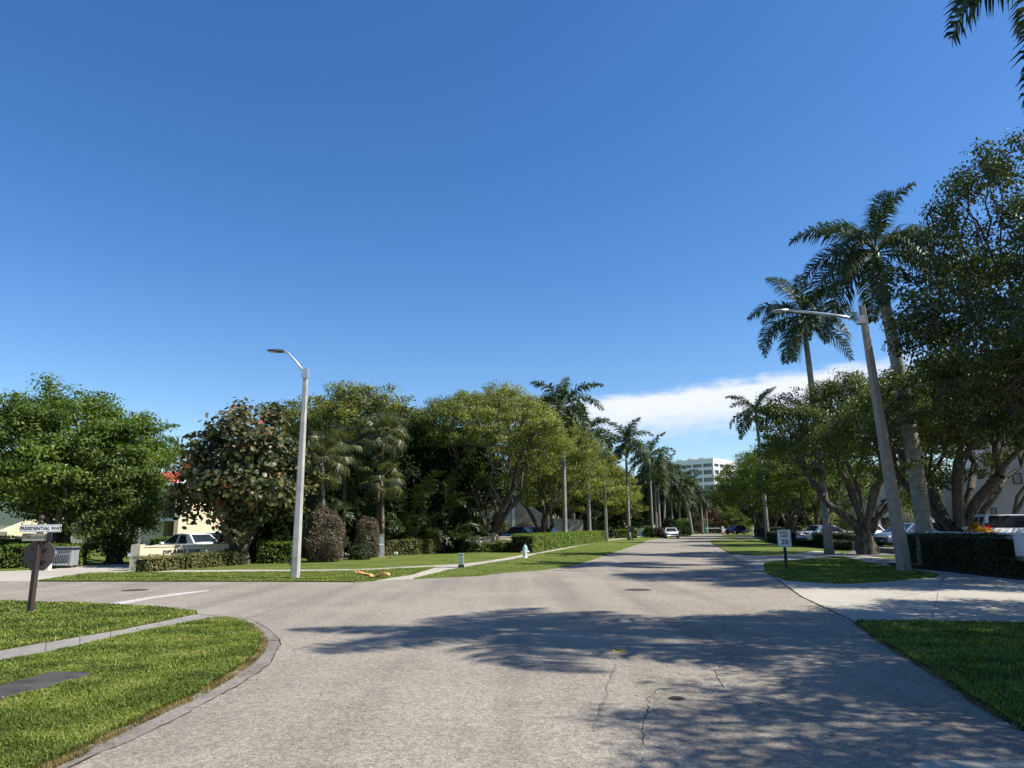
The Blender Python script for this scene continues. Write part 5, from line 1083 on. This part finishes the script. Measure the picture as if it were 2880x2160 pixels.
# wheeled container left
bx, by = G(168, 1598.5); e = empty('waste_container', (bx, by, 0), R(6)); tag(e, 'grey wheeled waste container with dark ribbed front panel', 'waste container')
MB().box((0, .35, .46), (.86, .7, .72)).build('body', 'bin_grey', e, bevel=.02); MB().box((0, .35, .86), (.96, .8, .07)).build('lid', 'bin_dark', e, bevel=.01); MB().box((0, .35, .91), (.90, .72, .03)).build('lid_panel', 'bin_grey', e)
MB().box((.06, -.015, .42), (.52, .03, .30)).build('front_panel', 'bin_dark', e)
for i in range(6): MB().box((-.15 + i * .085, -.035, .42), (.02, .015, .26)).build('rib', 'bin_grey', e)
for i in range(6): MB().box((-.24 + i * .095, -.008, .17), (.05, .02, .055)).build('white_block', 'sign_white', e)  # row of small white blocks low on the front
MB().box((-.28, -.012, .72), (.16, .02, .12)).build('sticker', 'sign_white', e)
for x_ in (-.34, .34):
    for y_ in (.08, .62): MB().tube([(x_ - .025, y_, .06), (x_ + .025, y_, .06)], .055, 10).build('caster', 'tyre', e)
bx, by = G(128, 1604.5); tag(MB().box((bx, by + .1, .3), (.24, .22, .62)).build('gate_pillar', 'stucco_white', bevel=.015), 'short white pillar between the street sign and the waste container', 'pillar')
# far boxes, signs, barrier
def utilbox(px, py, w_, d, h, m, lab):
    bx, by = G(px, py); e = empty('utility_cabinet', (bx, by, 0), R(-15)); tag(e, lab, 'utility cabinet'); MB().box((0, 0, h / 2), (w_, d, h)).build('body', m, e, bevel=.03); MB().box((0, 0, h + .03), (w_ + .1, d + .1, .06)).build('top', m, e); MB().box((0, -d / 2 - .012, h * .5), (w_ * .8, .02, h * .8)).build('door', m, e)
utilbox(1986.5, 1501, .72, .6, 1.5, 'box_teal', 'pale teal utility cabinet at the far bend'); utilbox(1978, 1501.5, .4, .5, 1.45, 'box_dark', 'dark green utility cabinet left of the teal one')
def panel_sign(px, py, w_, h, zb_, m, lab, legs=1):
    bx, by = G(px, py); e = empty('notice_sign', (bx, by, 0)); tag(e, lab, 'sign'); MB().box((0, 0, zb_ + h / 2), (w_, .05, h)).build('sign_panel', m, e)
    for k in range(legs): x_ = (k - (legs - 1) / 2) * w_ * .8; MB().box((x_, .04, zb_ / 2 + .1), (.1, .06, zb_ + .2)).build('post', 'white_paint', e)
panel_sign(2004, 1499, .82, .75, .75, 'sign_white', 'white notice board on legs at the far junction', 2); panel_sign(2013, 1499, .26, 1.0, 1.0, 'sign_white', 'narrow white post sign beside the notice board')
panel_sign(2068, 1502, .9, 1.2, .3, 'sign_white', 'white gatehouse notice panel in front of the dark car', 2); panel_sign(2069, 1490, .3, 1.0, 1.9, 'sign_white', 'tall narrow pale sign behind the gate')
bx, by = G(2033, 1501.5); e = empty('traffic_barrier', (bx, by, 0)); tag(e, 'orange and white gate barrier at the far junction', 'barrier')
MB().box((0, 0, .75), (.42, .4, 1.5)).build('cabinet', 'sign_white', e, bevel=.03); MB().box((.8, -.1, .2), (1.5, .5, .4)).build('base_block', 'orange_plastic', e, bevel=.05); MB().box((.75, .1, .72), (1.1, .3, .5), taper=.7).build('block', 'sign_white', e, bevel=.05); MB().tube([(-.3, 0, 1.15), (-3.6, -.2, 1.15)], .045, 6).build('boom', 'sign_white', e)
# white shade sails by the far right
for i, (px, py0, py1, w_) in enumerate(((2134, 1432, 1478, 3.0), (2152, 1446, 1472, 4.2))):
    Y = 150; a, b_ = P(px, py0, Y), P(px, py1, Y); hgt = a.z - b_.z; bx = a.x; e = empty('shade_canopy', (bx, Y, 0)); tag(e, ('taller' if i == 0 else 'wider') + ' white fabric shade canopy behind the far right trees', 'canopy')
    vs, fs = [], []; n = 8
    for s_ in range(n + 1):
        t = s_ / n
        for k in range(5): th = k / 4; vs.append(((t - .5) * w_, th * 2.5, b_.z + hgt * (math.cos((t - .35) * 2.2) ** 1) * (1 - .5 * th)))
    for s_ in range(n):
        for k in range(4): q_ = s_ * 5 + k; fs.append((q_, q_ + 5, q_ + 6, q_ + 1))
    o = MB().add(vs, fs).build('fabric', 'tower_white', e, smooth=True); so = o.modifiers.new('solid', 'SOLIDIFY'); so.thickness = .04
    for x_ in (-w_ * .48, w_ * .48): MB().tube([(x_, .1, 0), (x_, .1, b_.z + .2)], .05, 6).build('post', 'white_paint', e)
# small garden lamp by the right house
p_ = P(2762, 1439, 36); e = empty('lamp_post', (p_.x, 36, 0)); tag(e, 'small black lamp post with white globe by the grey right house', 'lamp post')
MB().tube([(0, 0, 0), (0, 0, p_.z - .1)], .05, 8).build('post', 'plastic_black', e); MB().lathe([(.03, -.13), (.12, -.06), (.13, .03), (.06, .12), (.01, .13)], 12, (0, 0, p_.z)).build('globe', 'white_paint', e, smooth=True)
# litter on the ground
rng = np.random.default_rng(9); C = []
for (px0, px1, py0, py1, k) in ((2340, 2560, 1643, 1664, 500), (2560, 2860, 1630, 1700, 160), (640, 735, 1840, 1925, 60), (1700, 2300, 1700, 2150, 90), (900, 1600, 1640, 1900, 25), (2480, 2860, 1580, 1640, 250)):
    for _ in range(k): x_, y_ = G(rng.uniform(px0, px1), rng.uniform(py0, py1)); C.append((x_, y_, .018))
for (poly_, k) in ((LAWN['B'], 260), (LAWN['A'], 90), (LAWN['C'], 160)):
    for _ in range(k):
        x_, y_ = rng.uniform(-10, 12), rng.uniform(3.5, 15)
        if inside(np.array([x_]), np.array([y_]), poly_)[0]: C.append((x_, y_, .075))
V, Q = leaves(np.array(C), rng, .045, up=3); V[:, 2] = np.where(V[:, 2] > .045, V[:, 2], np.abs(V[:, 2] - .018) * .4 + .014); o = link('leaf_litter', np_mesh('leaf_litter', V, Q, mats=('leaf_litter',))); tag(o, 'small dry brown leaves scattered on the paving and road', 'leaf litter', kind='stuff')
C = []
for _ in range(14): x_, y_ = G(rng.uniform(880, 1400), rng.uniform(1562, 1590)); C.append((x_, y_, .08))
V, Q = leaves(np.array(C), rng, .22, up=3); o = link('fallen_leaves', np_mesh('fallen_leaves', V, Q, mats=('leaf_hedge_olive',))); tag(o, 'pale fallen leaves lying on the lawn before the hedges', 'fallen leaves', kind='stuff')

# ------------------------------------------------------------ cars
def car(x, y, rz, label, paint, suv=False, z=0.0, name='parked_car'):
    e = empty(name, (x, y, z), rz); tag(e, label, 'car'); Lc, W, H = (4.45, 1.86, 1.70) if suv else (4.75, 1.84, 1.43); hl = Lc / 2; zb = 1.08 if suv else .86
    # stations from tail (-) to nose (+): x, top height, width factor, underside
    if suv: S = [(-hl, .84, .86, .42), (-hl + .08, 1.12, .93, .30), (-hl + .5, 1.14, .985, .24), (-.6, 1.12, 1, .22), (.8, 1.10, 1, .22), (1.35, 1.06, .985, .24), (hl - .35, .96, .94, .26), (hl - .06, .80, .86, .28), (hl, .62, .80, .34)]
    else: S = [(-hl, .66, .80, .40), (-hl + .1, .93, .90, .28), (-hl + .6, .96, .97, .24), (-.8, .93, 1, .20), (.6, .91, 1, .20), (1.15, .88, .985, .22), (hl - .45, .78, .94, .22), (hl - .08, .68, .86, .24), (hl, .52, .78, .30)]
    vs, fs = [], []; K = 11
    for sx_, zt_, wf, zu in S:
        hw = W / 2 * wf
        for yy, zz in ((-.0, zu), (-.82, zu), (-.97, zu + .12), (-1.0, zu + (zt_ - zu) * .55), (-.95, zt_ - .06), (-.84, zt_), (0, zt_ + .03)): pass
        sec = [(-.80, zu), (-.96, zu + .10), (-1.0, zu + (zt_ - zu) * .5), (-.965, zt_ - .07), (-.86, zt_), (0, zt_ + .035), (.86, zt_), (.965, zt_ - .07), (1.0, zu + (zt_ - zu) * .5), (.96, zu + .10), (.80, zu)]
        vs += [(sx_, a * hw, c) for a, c in sec]
    for i in range(len(S) - 1):
        for k in range(K): q_ = i * K + k; k2 = (k + 1) % K; fs.append((i * K + k, i * K + k2, (i + 1) * K + k2, (i + 1) * K + k))
    fs += [tuple(range(K)), tuple(range((len(S) - 1) * K, len(S) * K))[::-1]]
    body = MB().add(vs, [f[::-1] for f in fs]).build('body', paint, e, smooth=True)
    # cabin: rear base, rear roof, front roof, front base
    if suv: A_, B_, C_, D_ = -hl + .12, -hl + .50, .25, 1.25
    else: A_, B_, C_, D_ = -1.75, -1.05, .15, 1.15
    wb, wt = W / 2 * .93, W / 2 * .74; pr = [(A_, zb), (B_, H - .03), ((B_ + C_) / 2, H), (C_, H - .03), (D_, zb - .02)]
    cv = [(a, -(wb if i in (0, 4) else wt), c) for i, (a, c) in enumerate(pr)] + [(a, (wb if i in (0, 4) else wt), c) for i, (a, c) in enumerate(pr)]
    MB().add(cv, [(0, 1, 2, 3, 4)[::-1], (5, 6, 7, 8, 9), (0, 5, 6, 1)[::-1], (1, 6, 7, 2)[::-1], (2, 7, 8, 3)[::-1], (3, 8, 9, 4)[::-1]]).build('roof', paint, e)
    def quad_part(nm, q4, inset, m, off):
        q4 = [Vector(v) for v in q4]; c = sum(q4, Vector()) / 4; n_ = (q4[1] - q4[0]).cross(q4[3] - q4[0]).normalized(); n_ = n_ if n_.dot(c - Vector((0, 0, .8))) > 0 else -n_
        pts = [v + (c - v) * inset + n_ * off for v in q4]; return MB().add(pts + [p_ - n_ * .03 for p_ in pts], [(0, 1, 2, 3), (7, 6, 5, 4)] + [(i, (i + 1) % 4, 4 + (i + 1) % 4, 4 + i) for i in range(4)]).build(nm, m, e)
    quad_part('windscreen', [cv[3], cv[8], cv[9], cv[4]], .10, 'glass_dark', .006); rl = lambda a_, b_, k_: tuple(a_[i] + (b_[i] - a_[i]) * k_ for i in range(3)); quad_part('rear_window', [rl(cv[0], cv[1], .12), rl(cv[5], cv[6], .12), cv[6], cv[1]], .13, 'glass_dark', .006)
    for s_ in (-1, 1):
        def sp(xb, xt): return [(xb[0], s_ * wb, zb + .02), (xb[1], s_ * wb, zb + .02), (xt[1], s_ * wt, H - .05), (xt[0], s_ * wt, H - .05)]
        mid = (B_ + C_) / 2 + .15
        quad_part('side_window', sp((mid + .04, D_ - .12), (mid + .04, C_ - .02)), .13, 'glass_dark', .008); quad_part('side_window', sp((A_ + (.45 if suv else .55), mid - .04), (B_ + .22, mid - .04)), .14, 'glass_dark', .008)
        MB().box((C_ + .62, s_ * (W / 2 + .07), zb + .06), (.16, .2, .13)).build('wing_mirror', paint, e, bevel=.02)
        lz = .62 if not suv else .78
        MB().box((hl - .13, s_ * W / 2 * .66, lz), (.30, .36, .12)).build('headlight', 'lamp_clear', e, bevel=.02)
        if suv: MB().box((-hl + .10, s_ * W / 2 * .80, 1.0), (.26, .30, .13)).build('tail_light', 'lamp_red', e, bevel=.02); MB().extr([(-hl + .02, s_ * W / 2 * .70, 1.06), (-hl + .02, s_ * W / 2 * .88, 1.06), (-hl + .28, s_ * W / 2 * .86, 1.36), (-hl + .28, s_ * W / 2 * .76, 1.36)], (.1, 0, 0)).build('tail_light', 'lamp_red', e)
        else: MB().box((-hl + .10, s_ * W / 2 * .66, .80), (.22, .42, .14)).build('tail_light', 'lamp_red', e, bevel=.02)
        for xx in (-Lc * .295, Lc * .30):
            rw = .36 if suv else .33; MB().tube([(xx, s_ * (W / 2 - .10), rw), (xx, s_ * (W / 2 + .005), rw)], rw + .06, 20).build('wheel_arch', 'plastic_black', e)
            wh = MB().tube([(xx, s_ * (W / 2 - .18), rw), (xx, s_ * (W / 2 - .0), rw), (xx, s_ * (W / 2 + .02), rw)], [rw, rw, rw * .92], 20).build('wheel', 'tyre', e); r_ = MB().tube([(xx, s_ * (W / 2 + .01), rw), (xx, s_ * (W / 2 + .028), rw)], rw * .66, 14)
            r_.build('rim', 'rim', wh)
    MB().box((hl - .02, 0, .52), (.07, W * .42, .17)).build('grille', 'plastic_black', e); MB().box((hl - .03, 0, .30), (.09, W * .62, .11)).build('lower_grille', 'plastic_black', e)
    MB().box((-hl + .02, 0, .60 if not suv else .70), (.06, .34, .12)).build('number_plate', 'sign_white', e); MB().box((-hl + .03, 0, .36), (.1, W * .8, .14)).build('bumper', 'plastic_black', e)
    return e
x_, y_ = G(1895, 1514); car(x_, y_ + 1.5, R(-90 - 8), 'white saloon car driving towards us on the far road', 'car_white', name='saloon_car')
car(GX(510, 40), 40.5, R(180 - 28), 'silver white parked car with nose left behind the lettered wall', 'car_white')
car(GX(606, 42), 44.0, R(82), 'white parked car seen from behind under the sea grape', 'car_white', suv=True, z=-.2)
car(GX(1462, 64), 65, R(-120), 'dark blue parked car at left behind the stained wall', 'car_navy', suv=True)
car(GX(1522, 67), 68, R(-120), 'dark blue parked car behind the long bright hedge', 'car_navy', suv=True, z=-.02)
lot2 = MB().prism([G(2600, 1565), (17.0, 26.6), (26, 26.6), (40, 36), (40, 47), (22, 47)], -.02, .30).build('raised_parking', 'asphalt_drive'); lot2['kind'] = 'structure'
car(GX(2868, 27.3) + .8, 29.4, R(68), 'white parked car with red tail lamps at right edge', 'car_white', suv=True, z=.32)
car(GX(2556, 46), 46, R(200), 'pale blue parked car between the palm trunk and lamp post', 'car_blue', z=.30)
car(GX(2332, 58), 58, R(10), 'white parked car behind the clipped hedge left of the fluted tree', 'car_white', z=.22)
car(GX(2455, 60), 61, R(90), 'white parked car just showing behind the fluted trunk', 'car_white', z=.22)
car(GX(2665, 50), 50, R(100), 'dark parked car in the shade behind the thick trunk', 'car_navy', suv=True, z=.1)
x_, y_ = G(2088, 1503); car(x_, y_ + 4, R(-150), 'dark blue jeep like car at the far junction', 'car_navy', suv=True)
x_, y_ = G(2020, 1499); car(x_, y_ + 6, R(-20), 'silver car behind the far notice board', 'car_silver')
x_, y_ = G(2108, 1500); car(x_, y_ + 14, R(90), 'white van like car beyond the jeep', 'car_white', suv=True)
